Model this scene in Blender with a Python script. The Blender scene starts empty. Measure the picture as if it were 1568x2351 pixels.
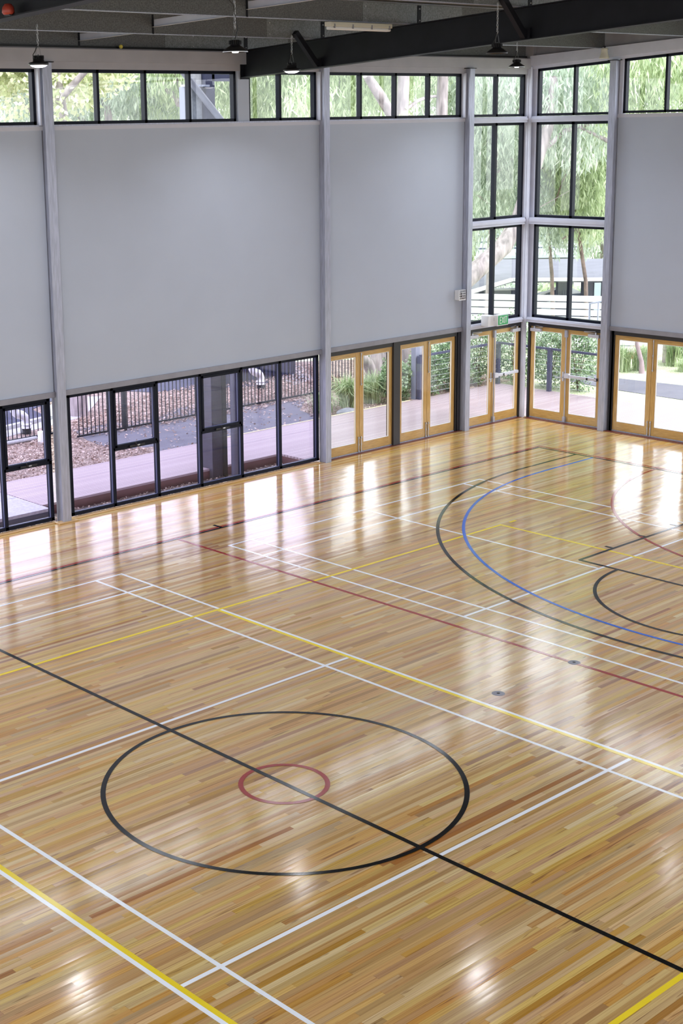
import bpy, math, random
import numpy as np
from mathutils import Vector, Matrix
random.seed(7); rng = np.random.default_rng(7)
PI = math.pi
scene = bpy.context.scene
COL = scene.collection

# ---------------------------------------------------------------- helpers
class MB:
    """collects boxes, tubes, quads and builds ONE mesh object"""
    def __init__(s, o=(0, 0, 0)): s.v = []; s.f = []; s.o = Vector(o); s.smooth = []
    def add(s, vs, fs, sm=False):
        n = len(s.v); s.v += [Vector(p) - s.o for p in vs]
        s.f += [tuple(i + n for i in f) for f in fs]; s.smooth += [sm] * len(fs); return s
    def box(s, x0, x1, y0, y1, z0, z1):
        x0, x1 = min(x0, x1), max(x0, x1); y0, y1 = min(y0, y1), max(y0, y1); z0, z1 = min(z0, z1), max(z0, z1)
        vs = [(x0,y0,z0),(x1,y0,z0),(x1,y1,z0),(x0,y1,z0),(x0,y0,z1),(x1,y0,z1),(x1,y1,z1),(x0,y1,z1)]
        return s.add(vs, [(0,3,2,1),(4,5,6,7),(0,1,5,4),(1,2,6,5),(2,3,7,6),(3,0,4,7)])
    def prism(s, poly, axis, a0, a1):
        """poly = list of 2d points, extruded along axis (0,1,2) from a0 to a1"""
        def P(p, a):
            if axis == 0: return (a, p[0], p[1])
            if axis == 1: return (p[0], a, p[1])
            return (p[0], p[1], a)
        n = len(poly); vs = [P(p, a0) for p in poly] + [P(p, a1) for p in poly]
        fs = [tuple(range(n)), tuple(range(2*n-1, n-1, -1))] + [(i, i+n, (i+1) % n + n, (i+1) % n) for i in range(n)]
        return s.add(vs, fs)
    def bar(s, a, b, w, h, up=(0, 0, 1)):
        a, b = Vector(a), Vector(b); d = (b-a).normalized(); u = Vector(up)
        r = d.cross(u)
        if r.length < 1e-4: r = Vector((1, 0, 0))
        r.normalize(); u = r.cross(d)
        vs = [p + r*sx*w/2 + u*sz*h/2 for p in (a, b) for sx, sz in ((-1,-1),(1,-1),(1,1),(-1,1))]
        return s.add(vs, [(0,1,2,3),(7,6,5,4),(0,4,5,1),(1,5,6,2),(2,6,7,3),(3,7,4,0)])
    def tube(s, pts, rad, n=12, caps=True):
        pts = [Vector(p) for p in pts]
        if not hasattr(rad, '__len__'): rad = [rad]*len(pts)
        vs = []; ref = None
        for i, p in enumerate(pts):
            d = (pts[min(i+1, len(pts)-1)] - pts[max(i-1, 0)]).normalized()
            if ref is None:
                ref = Vector((0,0,1)) if abs(d.z) < .9 else Vector((1,0,0))
            r = d.cross(ref).normalized(); u = r.cross(d).normalized(); ref = u
            for k in range(n):
                a = 2*PI*k/n; vs.append(p + (r*math.cos(a) + u*math.sin(a))*rad[i])
        m = len(pts)
        fs = [(i*n+k, i*n+(k+1) % n, (i+1)*n+(k+1) % n, (i+1)*n+k) for i in range(m-1) for k in range(n)]
        s.add(vs, fs, True)
        if caps:
            s.add(vs[:n], [tuple(range(n))[::-1]]); s.add(vs[-n:], [tuple(range(n))])
        return s
    def lathe(s, c, prof, n=28):
        """prof = [(r, z)...] around vertical axis through c"""
        c = Vector(c); vs = []
        for r, z in prof:
            for k in range(n):
                a = 2*PI*k/n; vs.append(c + Vector((r*math.cos(a), r*math.sin(a), z)))
        m = len(prof)
        fs = [(i*n+k, i*n+(k+1) % n, (i+1)*n+(k+1) % n, (i+1)*n+k) for i in range(m-1) for k in range(n)]
        s.add(vs, fs, True)
        return s
    def build(s, name, mat, parent=None, bevel=0, **kw):
        me = bpy.data.meshes.new(name); me.from_pydata([tuple(v) for v in s.v], [], s.f)
        me.validate(); 
        if len(me.polygons) == len(s.smooth): me.polygons.foreach_set('use_smooth', s.smooth)
        me.materials.append(mat); o = bpy.data.objects.new(name, me); COL.objects.link(o)
        if parent is not None: o.parent = parent
        else: o.location = s.o
        if bevel:
            b = o.modifiers.new('Bevel', 'BEVEL'); b.width = bevel; b.segments = 2; b.limit_method = 'ANGLE'; b.angle_limit = 0.8
        for k, v in kw.items(): o[k] = v
        return o

def tag(o, label=None, cat=None, group=None, kind=None):
    if label: o['label'] = label
    if cat: o['category'] = cat
    if group: o['group'] = group
    if kind: o['kind'] = kind
    return o
def empty(name, loc, label=None, cat=None, group=None, kind=None):
    o = bpy.data.objects.new(name, None); COL.objects.link(o); o.location = loc
    o.empty_display_size = .2
    return tag(o, label, cat, group, kind)
def children(o): return [c for c in bpy.data.objects if c.parent == o]
def copy_tree(o, parent=None, loc=None):
    ks = children(o); c = o.copy(); COL.objects.link(c)
    if parent is not None: c.parent = parent
    if loc is not None: c.location = loc
    for k in ks: copy_tree(k, c)
    return c

# ---------------------------------------------------------------- materials
def newmat(name):
    m = bpy.data.materials.new(name); m.use_nodes = True
    nt = m.node_tree; nt.nodes.clear()
    out = nt.nodes.new('ShaderNodeOutputMaterial')
    return m, nt, out
def N(nt, t, **kw):
    n = nt.nodes.new(t)
    for k, v in kw.items():
        if k.startswith('in_'): n.inputs[k[3:].replace('_', ' ')].default_value = v
        else: setattr(n, k, v)
    return n
def L(nt, a, b): nt.links.new(a, b)
def rgb(r, g, b): return (r, g, b, 1)
def math_(nt, op, a, b=None, c=None):
    n = nt.nodes.new('ShaderNodeMath'); n.operation = op
    for i, x in enumerate((a, b, c)):
        if x is None: continue
        if isinstance(x, (int, float)): n.inputs[i].default_value = x
        else: nt.links.new(x, n.inputs[i])
    return n.outputs[0]
def ramp(nt, fac, stops, interp='LINEAR'):
    r = nt.nodes.new('ShaderNodeValToRGB'); r.color_ramp.interpolation = interp
    e = r.color_ramp.elements
    while len(e) < len(stops): e.new(.5)
    for i, (p, c) in enumerate(stops): e[i].position = p; e[i].color = (c[0], c[1], c[2], 1)
    nt.links.new(fac, r.inputs[0]); return r.outputs[0]
def plain(name, col, rough=.5, metal=0, noise=0, scale=8, coat=0, spec=.5, stretch=None, bump=0):
    m, nt, out = newmat(name)
    p = N(nt, 'ShaderNodeBsdfPrincipled'); p.inputs['Roughness'].default_value = rough
    p.inputs['Metallic'].default_value = metal; p.inputs['Specular IOR Level'].default_value = spec
    p.inputs['Coat Weight'].default_value = coat; p.inputs['Coat Roughness'].default_value = .12
    if noise or bump:
        tc = N(nt, 'ShaderNodeTexCoord'); mp = N(nt, 'ShaderNodeMapping'); L(nt, tc.outputs['Object'], mp.inputs[0])
        if stretch: mp.inputs['Scale'].default_value = stretch
        nz = N(nt, 'ShaderNodeTexNoise', in_Scale=scale, in_Detail=5.0); L(nt, mp.outputs[0], nz.inputs[0])
        c0 = [max(0, c*(1-noise)) for c in col]; c1 = [min(1, c*(1+noise)) for c in col]
        L(nt, ramp(nt, nz.outputs[0], [(.3, c0), (.7, c1)]), p.inputs['Base Color'])
        if bump:
            b = N(nt, 'ShaderNodeBump', in_Strength=bump, in_Distance=.01); L(nt, nz.outputs[0], b.inputs['Height']); L(nt, b.outputs[0], p.inputs['Normal'])
    else: p.inputs['Base Color'].default_value = rgb(*col)
    L(nt, p.outputs[0], out.inputs[0]); return m
def emit(name, col, st):
    m, nt, out = newmat(name); e = N(nt, 'ShaderNodeEmission'); e.inputs[0].default_value = rgb(*col); e.inputs[1].default_value = st
    L(nt, e.outputs[0], out.inputs[0]); return m
def glassmat(name, tint, refl=1.0):
    m, nt, out = newmat(name)
    t = N(nt, 'ShaderNodeBsdfTransparent'); t.inputs[0].default_value = rgb(*tint)
    g = N(nt, 'ShaderNodeBsdfGlossy', in_Roughness=0.0); g.inputs[0].default_value = rgb(.95, .96, 1)
    fr = N(nt, 'ShaderNodeFresnel', in_IOR=1.5)
    ge = N(nt, 'ShaderNodeNewGeometry')     # back faces of the thin pane only let the light through
    f2 = math_(nt, 'MULTIPLY', math_(nt, 'MULTIPLY', fr.outputs[0], refl), math_(nt, 'SUBTRACT', 1.0, ge.outputs['Backfacing']))
    mx = N(nt, 'ShaderNodeMixShader'); L(nt, f2, mx.inputs[0]); L(nt, t.outputs[0], mx.inputs[1]); L(nt, g.outputs[0], mx.inputs[2])
    L(nt, mx.outputs[0], out.inputs[0]); return m

M = {}
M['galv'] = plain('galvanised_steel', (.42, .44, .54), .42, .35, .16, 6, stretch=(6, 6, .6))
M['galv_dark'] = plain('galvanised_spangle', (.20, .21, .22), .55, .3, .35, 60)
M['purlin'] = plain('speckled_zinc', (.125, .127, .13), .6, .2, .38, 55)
M['white_steel'] = plain('white_steel', (.62, .64, .76), .45, 0, .05, 4)
M['eaves'] = plain('shade_darkened_eaves_steel', (.40, .395, .44), .5, 0, .05, 3)  # white steel with the dimness of the left eaves put into its colour
M['white_paint'] = plain('white_paint', (.60, .61, .70), .5, 0, .03, 3)
M['panel'] = plain('grey_wall_panel', (.47, .52, .63), .5, 0, .02, 1.2)
M['lintel'] = plain('lintel_channel', (.30, .30, .35), .5, .2, .08, 5)
M['frame'] = plain('black_aluminium', (.006, .008, .018), .4, 0, spec=.15)
M['frame2'] = plain('dark_door_frame', (.020, .018, .022), .4)
M['bead'] = plain('glazing_bead', (.10, .11, .20), .35, .2)
M['rafter'] = plain('charcoal_steel', (.009, .0095, .014), .5, 0, .2, 3, spec=.2)
M['black'] = plain('black_plastic', (.010, .010, .012), .4)
M['chrome'] = plain('brushed_metal', (.55, .56, .60), .28, .85)
M['silver'] = plain('satin_silver_cover', (.60, .60, .68), .4, .3)
M['roof'] = plain('roof_sheet', (.09, .092, .095), .6, .1, .2, 3)
M['gable'] = plain('gable_infill', (.33, .31, .33), .7, 0, .12, 3)
M['cream'] = plain('cream_plastic', (.62, .60, .52), .5)
M['white_plastic'] = plain('white_plastic', (.78, .79, .82), .4)
M['green_sign'] = plain('green_sign_face', (.05, .42, .14), .35)
M['sign_white'] = plain('sign_letter_white', (.9, .95, .9), .4)
M['red'] = plain('red_lens', (.40, .05, .03), .4)
M['yellow'] = plain('yellow_felt', (.75, .60, .10), .8)
M['led'] = emit('led_lens', (1, .98, 1), 7)
M['glass_low'] = glassmat('tinted_glass', (.915, .885, .99))
M['glass'] = glassmat('clear_glass', (.97, .975, .98))
M['glass_high'] = glassmat('clear_high_glass', (.97, .975, .985))

def timber(name, c0, c1, ax):
    m, nt, out = newmat(name)
    tc = N(nt, 'ShaderNodeTexCoord'); mp = N(nt, 'ShaderNodeMapping'); L(nt, tc.outputs['Object'], mp.inputs[0])
    mp.inputs['Scale'].default_value = ax
    nz = N(nt, 'ShaderNodeTexNoise', in_Scale=9.0, in_Detail=6.0); L(nt, mp.outputs[0], nz.inputs[0])
    p = N(nt, 'ShaderNodeBsdfPrincipled', in_Roughness=.32); p.inputs['Coat Weight'].default_value = .4
    L(nt, ramp(nt, nz.outputs[0], [(.3, c0), (.7, c1)]), p.inputs['Base Color']); L(nt, p.outputs[0], out.inputs[0]); return m
M['stile'] = timber('door_timber_upright', (.46, .27, .075), (.66, .42, .14), (6, 6, .5))
M['rail'] = timber('door_timber_rail', (.46, .27, .075), (.66, .42, .14), (.5, .5, 6))
M['skirt'] = timber('skirting_timber', (.55, .33, .13), (.70, .46, .21), (.5, 6, 6))
M['sill'] = plain('jarrah_threshold', (.16, .04, .025), .4, 0, .25, 6)

def floor_mat():
    m, nt, out = newmat('polished_timber_boards')
    geo = N(nt, 'ShaderNodeNewGeometry'); sp = N(nt, 'ShaderNodeSeparateXYZ'); L(nt, geo.outputs['Position'], sp.inputs[0])
    X, Y = sp.outputs[0], sp.outputs[1]
    W = .0578
    yw = math_(nt, 'DIVIDE', Y, W); row = math_(nt, 'FLOOR', yw); fy = math_(nt, 'FRACT', yw)
    wn = N(nt, 'ShaderNodeTexWhiteNoise', noise_dimensions='1D'); L(nt, row, wn.inputs['W'])
    wn1 = N(nt, 'ShaderNodeTexWhiteNoise', noise_dimensions='1D'); L(nt, math_(nt, 'ADD', row, 311.7), wn1.inputs['W'])
    Lg = math_(nt, 'MULTIPLY_ADD', wn1.outputs[0], 1.5, 1.5)                # board length of the row 1.5..3 m
    xs = math_(nt, 'DIVIDE', math_(nt, 'MULTIPLY_ADD', wn.outputs[0], 37.0, X), Lg)
    col = math_(nt, 'FLOOR', xs); fx = math_(nt, 'FRACT', xs)
    cb = N(nt, 'ShaderNodeCombineXYZ'); L(nt, row, cb.inputs[0]); L(nt, col, cb.inputs[1])
    wb = N(nt, 'ShaderNodeTexWhiteNoise', noise_dimensions='3D'); L(nt, cb.outputs[0], wb.inputs[0])
    rnd = wb.outputs[0]
    spc = N(nt, 'ShaderNodeSeparateColor'); L(nt, wb.outputs[1], spc.inputs[0])
    base = ramp(nt, rnd, [(0, (0.343, 0.155, 0.043)), (.04, (0.406, 0.205, 0.056)), (.12, (0.478, 0.265, 0.075)), (.34, (0.541, 0.315, 0.095)),
                          (.55, (0.582, 0.350, 0.111)), (.75, (0.614, 0.385, 0.129)), (.90, (0.650, 0.425, 0.156)), (1, (0.686, 0.480, 0.203))])
    # long grain along X, different on every board
    gv = N(nt, 'ShaderNodeCombineXYZ')
    L(nt, math_(nt, 'MULTIPLY_ADD', rnd, 91.0, math_(nt, 'MULTIPLY', X, .9)), gv.inputs[0])
    L(nt, math_(nt, 'MULTIPLY', Y, 75.0), gv.inputs[1]); L(nt, math_(nt, 'MULTIPLY', spc.outputs[0], 40.0), gv.inputs[2])
    g1 = N(nt, 'ShaderNodeTexNoise', in_Scale=1.0, in_Detail=3.0, in_Roughness=.6, in_Distortion=.5); L(nt, gv.outputs[0], g1.inputs[0])
    gr = ramp(nt, g1.outputs[0], [(.26, (.62, .52, .42)), (.40, (.86, .80, .72)), (.50, (1.0, 1.0, .98)), (.62, (1.06, 1.07, 1.08)), (.78, (1.16, 1.20, 1.24))])
    mx = N(nt, 'ShaderNodeMix', data_type='RGBA', blend_type='MULTIPLY'); mx.inputs[0].default_value = 1
    L(nt, base, mx.inputs[6]); L(nt, gr, mx.inputs[7])
    # hue drift: some boards pinkish, some yellow
    hs = N(nt, 'ShaderNodeHueSaturation'); L(nt, mx.outputs[2], hs.inputs['Color'])
    L(nt, math_(nt, 'MULTIPLY_ADD', spc.outputs[1], .024, .489), hs.inputs['Hue'])
    L(nt, math_(nt, 'MULTIPLY_ADD', spc.outputs[2], .3, .83), hs.inputs['Saturation'])
    # gum veins (a few dark streaks) and joints
    v2 = N(nt, 'ShaderNodeCombineXYZ'); L(nt, math_(nt, 'MULTIPLY', X, 1.3), v2.inputs[0]); L(nt, math_(nt, 'MULTIPLY', Y, 24.0), v2.inputs[1])
    L(nt, math_(nt, 'MULTIPLY', rnd, 17.0), v2.inputs[2])
    g2 = N(nt, 'ShaderNodeTexNoise', in_Scale=1.0, in_Detail=2.0, in_Distortion=1.2); L(nt, v2.outputs[0], g2.inputs[0])
    vein = ramp(nt, g2.outputs[0], [(.27, (.50, .40, .32)), (.35, (1, 1, 1))])
    mx2 = N(nt, 'ShaderNodeMix', data_type='RGBA', blend_type='MULTIPLY'); mx2.inputs[0].default_value = 1
    L(nt, hs.outputs[0], mx2.inputs[6]); L(nt, vein, mx2.inputs[7])
    ey = math_(nt, 'MINIMUM', fy, math_(nt, 'SUBTRACT', 1.0, fy))
    ex = math_(nt, 'MULTIPLY', math_(nt, 'MINIMUM', fx, math_(nt, 'SUBTRACT', 1.0, fx)), Lg)
    jy = math_(nt, 'LESS_THAN', ey, .012); jx = math_(nt, 'LESS_THAN', ex, .0012)
    j = math_(nt, 'MAXIMUM', jy, jx)
    mx3 = N(nt, 'ShaderNodeMix', data_type='RGBA', blend_type='MULTIPLY'); L(nt, math_(nt, 'MULTIPLY', j, .45), mx3.inputs[0])
    L(nt, mx2.outputs[2], mx3.inputs[6]); mx3.inputs[7].default_value = rgb(.35, .25, .18)
    p = N(nt, 'ShaderNodeBsdfPrincipled', in_Roughness=.42); L(nt, mx3.outputs[2], p.inputs['Base Color'])
    p.inputs['Specular IOR Level'].default_value = .15
    p.inputs['Coat Weight'].default_value = 1.0; p.inputs['Coat Roughness'].default_value = .12; p.inputs['Coat IOR'].default_value = FIOR
    # each board sits at a slightly different tilt (cupped lacquer), which breaks up the reflections
    tl = N(nt, 'ShaderNodeCombineXYZ')
    L(nt, math_(nt, 'MULTIPLY', math_(nt, 'SUBTRACT', spc.outputs[0], .5), .006), tl.inputs[0])
    L(nt, math_(nt, 'MULTIPLY_ADD', math_(nt, 'SUBTRACT', fy, .5), .012, math_(nt, 'MULTIPLY', math_(nt, 'SUBTRACT', spc.outputs[1], .5), .016)), tl.inputs[1])
    tl.inputs[2].default_value = 0
    va = N(nt, 'ShaderNodeVectorMath', operation='ADD'); L(nt, geo.outputs['Normal'], va.inputs[0]); L(nt, tl.outputs[0], va.inputs[1])
    vn = N(nt, 'ShaderNodeVectorMath', operation='NORMALIZE'); L(nt, va.outputs[0], vn.inputs[0])
    L(nt, vn.outputs[0], p.inputs['Coat Normal'])
    L(nt, p.outputs[0], out.inputs[0]); return m
FIOR = 1.50
M['floor'] = floor_mat()
def paint(name, c):
    m = plain(name, c, .45, 0, .04, 3, 1.0); p = [n for n in m.node_tree.nodes if n.type == 'BSDF_PRINCIPLED'][0]
    p.inputs['Coat Roughness'].default_value = .12; p.inputs['Coat IOR'].default_value = FIOR; p.inputs['Specular IOR Level'].default_value = 0
    return m
M['p_white'] = paint('white_line_paint', (.88, .90, .94)); M['p_yellow'] = paint('yellow_line_paint', (.88, .66, .03))
M['p_black'] = paint('black_line_paint', (.004, .004, .005)); M['p_red'] = paint('red_line_paint', (.33, .035, .030))
M['p_blue'] = paint('blue_line_paint', (.035, .14, .62))

# ---------------------------------------------------------------- floor and court lines
S = lambda o: tag(o, kind='structure')
floor = S(MB().box(-12, 16.34, -12, 9.76, -.12, 0).build('floor', M['floor']))
def lines(name, mat, z, segs=(), arcs=(), label=None):
    b = MB(); z0, z1 = .0002, z
    for (x0, y0, x1, y1, w) in segs:
        if abs(x0-x1) < 1e-6: b.box(x0-w/2, x0+w/2, y0, y1, z0, z1+.00015)
        else: b.box(x0, x1, y0-w/2, y0+w/2, z0, z1)
    for (cx, cy, r, w, a0, a1) in arcs:
        z = z1+.00030; n = max(24, int(abs(a1-a0)*r/.06)); vs = []
        for i in range(n+1):
            a = a0+(a1-a0)*i/n; c, s_ = math.cos(a), math.sin(a)
            vs += [(cx+(r-w/2)*c, cy+(r-w/2)*s_, z), (cx+(r+w/2)*c, cy+(r+w/2)*s_, z)]
        b.add(vs, [(2*i, 2*i+1, 2*i+3, 2*i+2) for i in range(n)])
    o = b.build(name, mat, floor)
    if label: o['label'] = label
    return o
D2R = PI/180; BW = .042
def badminton(cx):
    h, s_ = 3.012, 2.55
    X = []
    for sx in (-1, 1):
        X += [(cx+sx*h, -6.7, cx+sx*h, 6.7, BW), (cx+sx*s_, -6.7, cx+sx*s_, 6.7, BW)]
    for sy in (-1, 1):
        X += [(cx-h, sy*6.68, cx+h, sy*6.68, BW), (cx-h, sy*5.92, cx+h, sy*5.92, BW), (cx-h+(0 if cx else .07), sy*2.0, cx+h-(0 if cx else .07), sy*2.0, BW)]
        X += [(cx, sy*2.0, cx, sy*6.68, BW)] if cx else []
    return X
lines('badminton_lines', M['p_white'], .0010, badminton(0), label='white badminton lines around the centre circle')
lines('badminton_lines', M['p_white'], .0010, badminton(8.116), label='white badminton lines crossing the three-point arcs')
vy = 4.475
lines('volleyball_lines', M['p_yellow'], .0014,
      [(-9, vy, 9, vy, .05), (-9, -vy, 9, -vy, .05), (8.975, -vy, 8.975, vy, .05), (-8.975, -vy, -8.975, vy, .05),
       (2.965, -vy, 2.965, vy, .05), (-2.965, -vy, -2.965, vy, .05), (9.2, vy, 9.36, vy, .05), (9.2, -vy, 9.36, -vy, .05)], label='yellow volleyball lines')
lines('old_three_point_arc', M['p_blue'], .0018, [(12.43, 6.25, 14.0, 6.25, .05)], [(12.43, 0, 6.24, .05, 90*D2R, 270*D2R)], label='blue arc inside the black arc')
ny = 7.60
lines('netball_lines', M['p_red'], .0022, [(-14.1, ny, 14.12, ny, .05), (-14.1, -ny, 14.12, -ny, .05), (14.1, -ny, 14.1, ny, .05), (4.755, -ny, 4.755, ny, .05),
      (-4.755, -ny, -4.755, ny, .05)], [(0, 0, .43, .05, 0, 2*PI), (14.14, 0, 4.88, .05, 90*D2R, 270*D2R)], label='red netball lines and small red centre circle')
by = 7.535
lines('basketball_lines', M['p_black'], .0026,
      [(-14, by, 14.02, by, .05), (-14, -by, 14.02, -by, .05), (14.0, -by, 14.0, by, .05), (0, -by, 0, by, .05),
       (8.27, -2.45, 8.27, 2.45, .05), (8.27, 2.45, 14, 2.45, .05), (8.27, -2.45, 14, -2.45, .05), (12.43, 6.65, 14, 6.65, .05), (12.43, -6.65, 14, -6.65, .05),
       (9.13, 2.45, 9.13, 2.60, .05), (10.0, 2.45, 10.0, 2.6, .05), (10.9, 2.45, 10.9, 2.6, .05), (5.69, by, 5.69, 7.75, .05)],
      [(0, 0, 1.785, .05, 0, 2*PI), (8.27, 0, 1.785, .05, 90*D2R, 270*D2R), (12.43, 0, 6.65, .055, 90*D2R, 270*D2R)], label='black basketball lines')

# floor sockets
for i, (x, y) in enumerate(((3.353, .019), (4.767, .008))):
    r = empty('floor_socket_cover', (x, y, 0), ['round metal floor socket cover standing alone between yellow and red lines', 'round metal floor socket cover lying on the red line'][i], 'floor socket')
    MB().lathe((0,0,0), [(0, .004), (.062, .004), (.07, .003), (.075, .0005)], 24).build('cover_plate', M['lintel'], r)
    MB().lathe((.0,0,0), [(0, .0062), (.018, .0062), (.02, .004)], 12).build('key_hole', M['black'], r)

# ---------------------------------------------------------------- walls
YA, XB = 9.72, 16.27     # faces of the wall panels
wl = MB()
for x0, x1 in ((-12, -2.25), (-2.05, 4.02), (4.17, 10.1), (10.2, 14.18), ):
    wl.box(x0, x1, YA, YA+.06, 2.19, 6.34)
wl.box(8.13, 8.39, YA, YA+.16, 6.40, 7.40)                    # post between the high windows
wall_left = S(wl.build('wall_left', M['panel']))
MB().box(-12, 14.2, YA-.012, YA+.07, 6.34, 6.40).build('capping_strip', M['white_paint'], wall_left)
MB().box(-12, 14.2, YA-.02, YA+.10, 6.40, 6.425).build('window_ledge', M['galv'], wall_left)
lt = MB()
for x0, x1 in ((-12, 4.02), (4.17, 10.1), (10.2, 14.18)): lt.box(x0, x1, YA-.03, YA+.08, 2.10, 2.19)
lt.build('lintel_channel', M['lintel'], wall_left)
MB().box(-12, 16.2, YA-.02, YA+.16, 7.275, 7.385).build('head_trim', M['eaves'], wall_left)
wall_eaves = MB().prism([(9.64, 7.385), (9.9, 7.385), (9.9, 7.60), (9.66, 7.60), (9.64, 7.58)], 0, -12, 16.22).build('eaves_channel', M['eaves'], wall_left)
MB().box(-12, 16.2, 9.76, 9.9, 7.60, 7.64).build('shadow_gap', M['black'], wall_left)

wr = MB()
wr.box(XB, XB+.06, 3.75, 7.53, 2.19, 6.36)
wr.box(XB, XB+.06, -12, 3.5, 2.19, 6.36)
wr.box(XB, XB+.2, -12, -6, 0, 2.19)
wall_right = S(wr.build('wall_right', M['panel']))
MB().box(XB-.012, XB+.07, -12, 7.55, 6.36, 6.43).build('capping_strip', M['white_paint'], wall_right)
MB().box(XB-.03, XB+.08, -12, 7.55, 2.10, 2.19).build('lintel_channel', M['lintel'], wall_right)
def slope_strip(xa, xb, za, zb, sa, sb, y0=9.66, y1=-12, zig=None):
    # strip with bottom/top heights rising away from the corner
    t = y0 - y1
    return MB().prism([(y0, za), (y0, zb), (y1, zb+sb*t), (y1, za+sa*t)], 0, xa, xb)
def sstrip2(xa, xb, za, zb, s):        # up to the ridge at y=-.8 and down again
    t1 = 9.66+.8
    return MB().prism([(9.66, za), (9.66, zb), (-.8, zb+s*t1), (-12, zb+s*t1-s*11.2), (-12, za+s*t1-s*11.2), (-.8, za+s*t1)], 0, xa, xb)
sstrip2(XB-.02, XB+.16, 7.375, 7.45, .052).build('head_trim', M['white_steel'], wall_right)
sstrip2(XB-.09, XB+.16, 7.44, 7.64, .048).build('eaves_channel', M['white_steel'], wall_right)
MB().box(16.2, 16.45, 9.6, 9.95, 7.55, 8.0).build('corner_infill', M['gable'], wall_right)
sstrip2(XB+.04, XB+.12, 7.62, 7.99, .05).build('gable_infill', M['gable'], wall_right)

# corner trims of the tall glazing (white transoms) - trim
def transom(z0, z1, name):
    b = MB()
    b.box(14.3, 16.22, 9.68, 9.80, z0, z1); b.box(14.3, 16.20, 9.665, 9.70, z0+.05, z1-.03)
    b.box(16.22, 16.34, 7.68, 9.80, z0, z1); b.box(16.205, 16.24, 7.68, 9.68, z0+.05, z1-.03)
    return S(b.build(name, M['white_steel']))
transom(6.30, 6.42, 'trim_1'); transom(4.19, 4.33, 'trim_2'); transom(2.10, 2.20, 'trim_3')
cp = MB().box(16.17, 16.30, 9.68, 9.80, 0, 7.42).box(16.18, 16.235, 9.63, 9.69, 0, 7.42)
S(cp.build('trim_4', M['white_steel']))
# timber skirting under the left windows
sk = MB().box(-12, 3.93, 9.66, 9.76, 0, .022).box(4.26, 10.02, 9.66, 9.76, 0, .022)
baseboard = S(sk.build('baseboard_left', M['skirt'], bevel=.004))
S(MB().box(3.90, 4.29, 9.55, 9.70, 0, .02).build('trim_5', M['skirt'], bevel=.004))
S(MB().box(10.25, 16.2, 9.66, 9.95, -.02, .008).build('trim_6', M['sill']))
S(MB().box(16.16, 16.45, -6, 9.6, -.02, .008).build('trim_7', M['sill']))

# unseen sides behind the viewpoint (keep the hall a room)
wn = MB().box(-12, 16.4, -12.15, -12, 0, 3.2).box(-12, 16.4, -12.15, -12, 6.8, 8.0)  # wide openings in both unseen walls are added to let in fill daylight
for x in (-12, -6.4, -.8, 4.8, 10.4, 16.2): wn.box(x, x+.25, -12.15, -12, 3.2, 6.8)
S(wn.build('wall_near', M['panel']))
wk = MB().box(-12.15, -12, -12, 9.9, 0, 3.2).box(-12.15, -12, -12, 9.9, 6.8, 8.5)
for y in (-12, -4.8, 2.4, 9.6): wk.box(-12.15, -12, y, y+.3, 3.2, 6.8)
S(wk.build('wall_back', M['panel']))

# ---------------------------------------------------------------- columns
def column(x0, x1, y0, y1, z1, label, facing):
    r = empty('steel_column', ((x0+x1)/2, (y0+y1)/2, 0), label, 'column')
    o = Vector(r.location); b = MB(o)
    t = .012
    if facing == 'y':   # parallel flange section, flanges facing the hall
        b.box(x0, x1, y0, y0+t, .0, z1).box(x0, x1, y1-t, y1, .0, z1).box((x0+x1)/2-.06, (x0+x1)/2+.06, y0+t, y1-t, .0, z1)
    else:
        b.box(x0, x0+t, y0, y1, .0, z1).box(x1-t, x1, y0, y1, .0, z1).box(x0+t, x1-t, (y0+y1)/2-.055, (y0+y1)/2+.055, .0, z1)
    b.build('shaft', M['galv'], r, bevel=.004)
    c = MB(o)
    if facing == 'y': c.box(x0-.05, x1+.04, y0-.01, y1-.03, z1, z1+.012)
    else: c.box(x0-.01, x1-.03, y0-.04, y1+.05, z1, z1+.012)
    c.build('cap_plate', M['rafter'], r)
    return r
column(4.01, 4.18, 9.60, 9.78, 7.37, 'grey galvanised steel column at the left, on its timber base block', 'y')
column(10.09, 10.235, 9.58, 9.76, 7.37, 'grey galvanised steel column between the black-framed windows and the timber doors', 'y')
column(14.18, 14.32, 9.58, 9.76, 7.37, 'grey steel column left of the glazed corner, beside the exit sign', 'y')
column(16.13, 16.30, 7.52, 7.67, 7.46, 'grey steel column right of the glazed corner', 'x')
column(16.13, 16.30, 3.55, 3.70, 7.66, 'grey steel column further along the right wall', 'x')
column(-2.2, -2.05, 9.60, 9.78, 7.37, 'grey steel column beyond the left edge', 'y')

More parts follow.
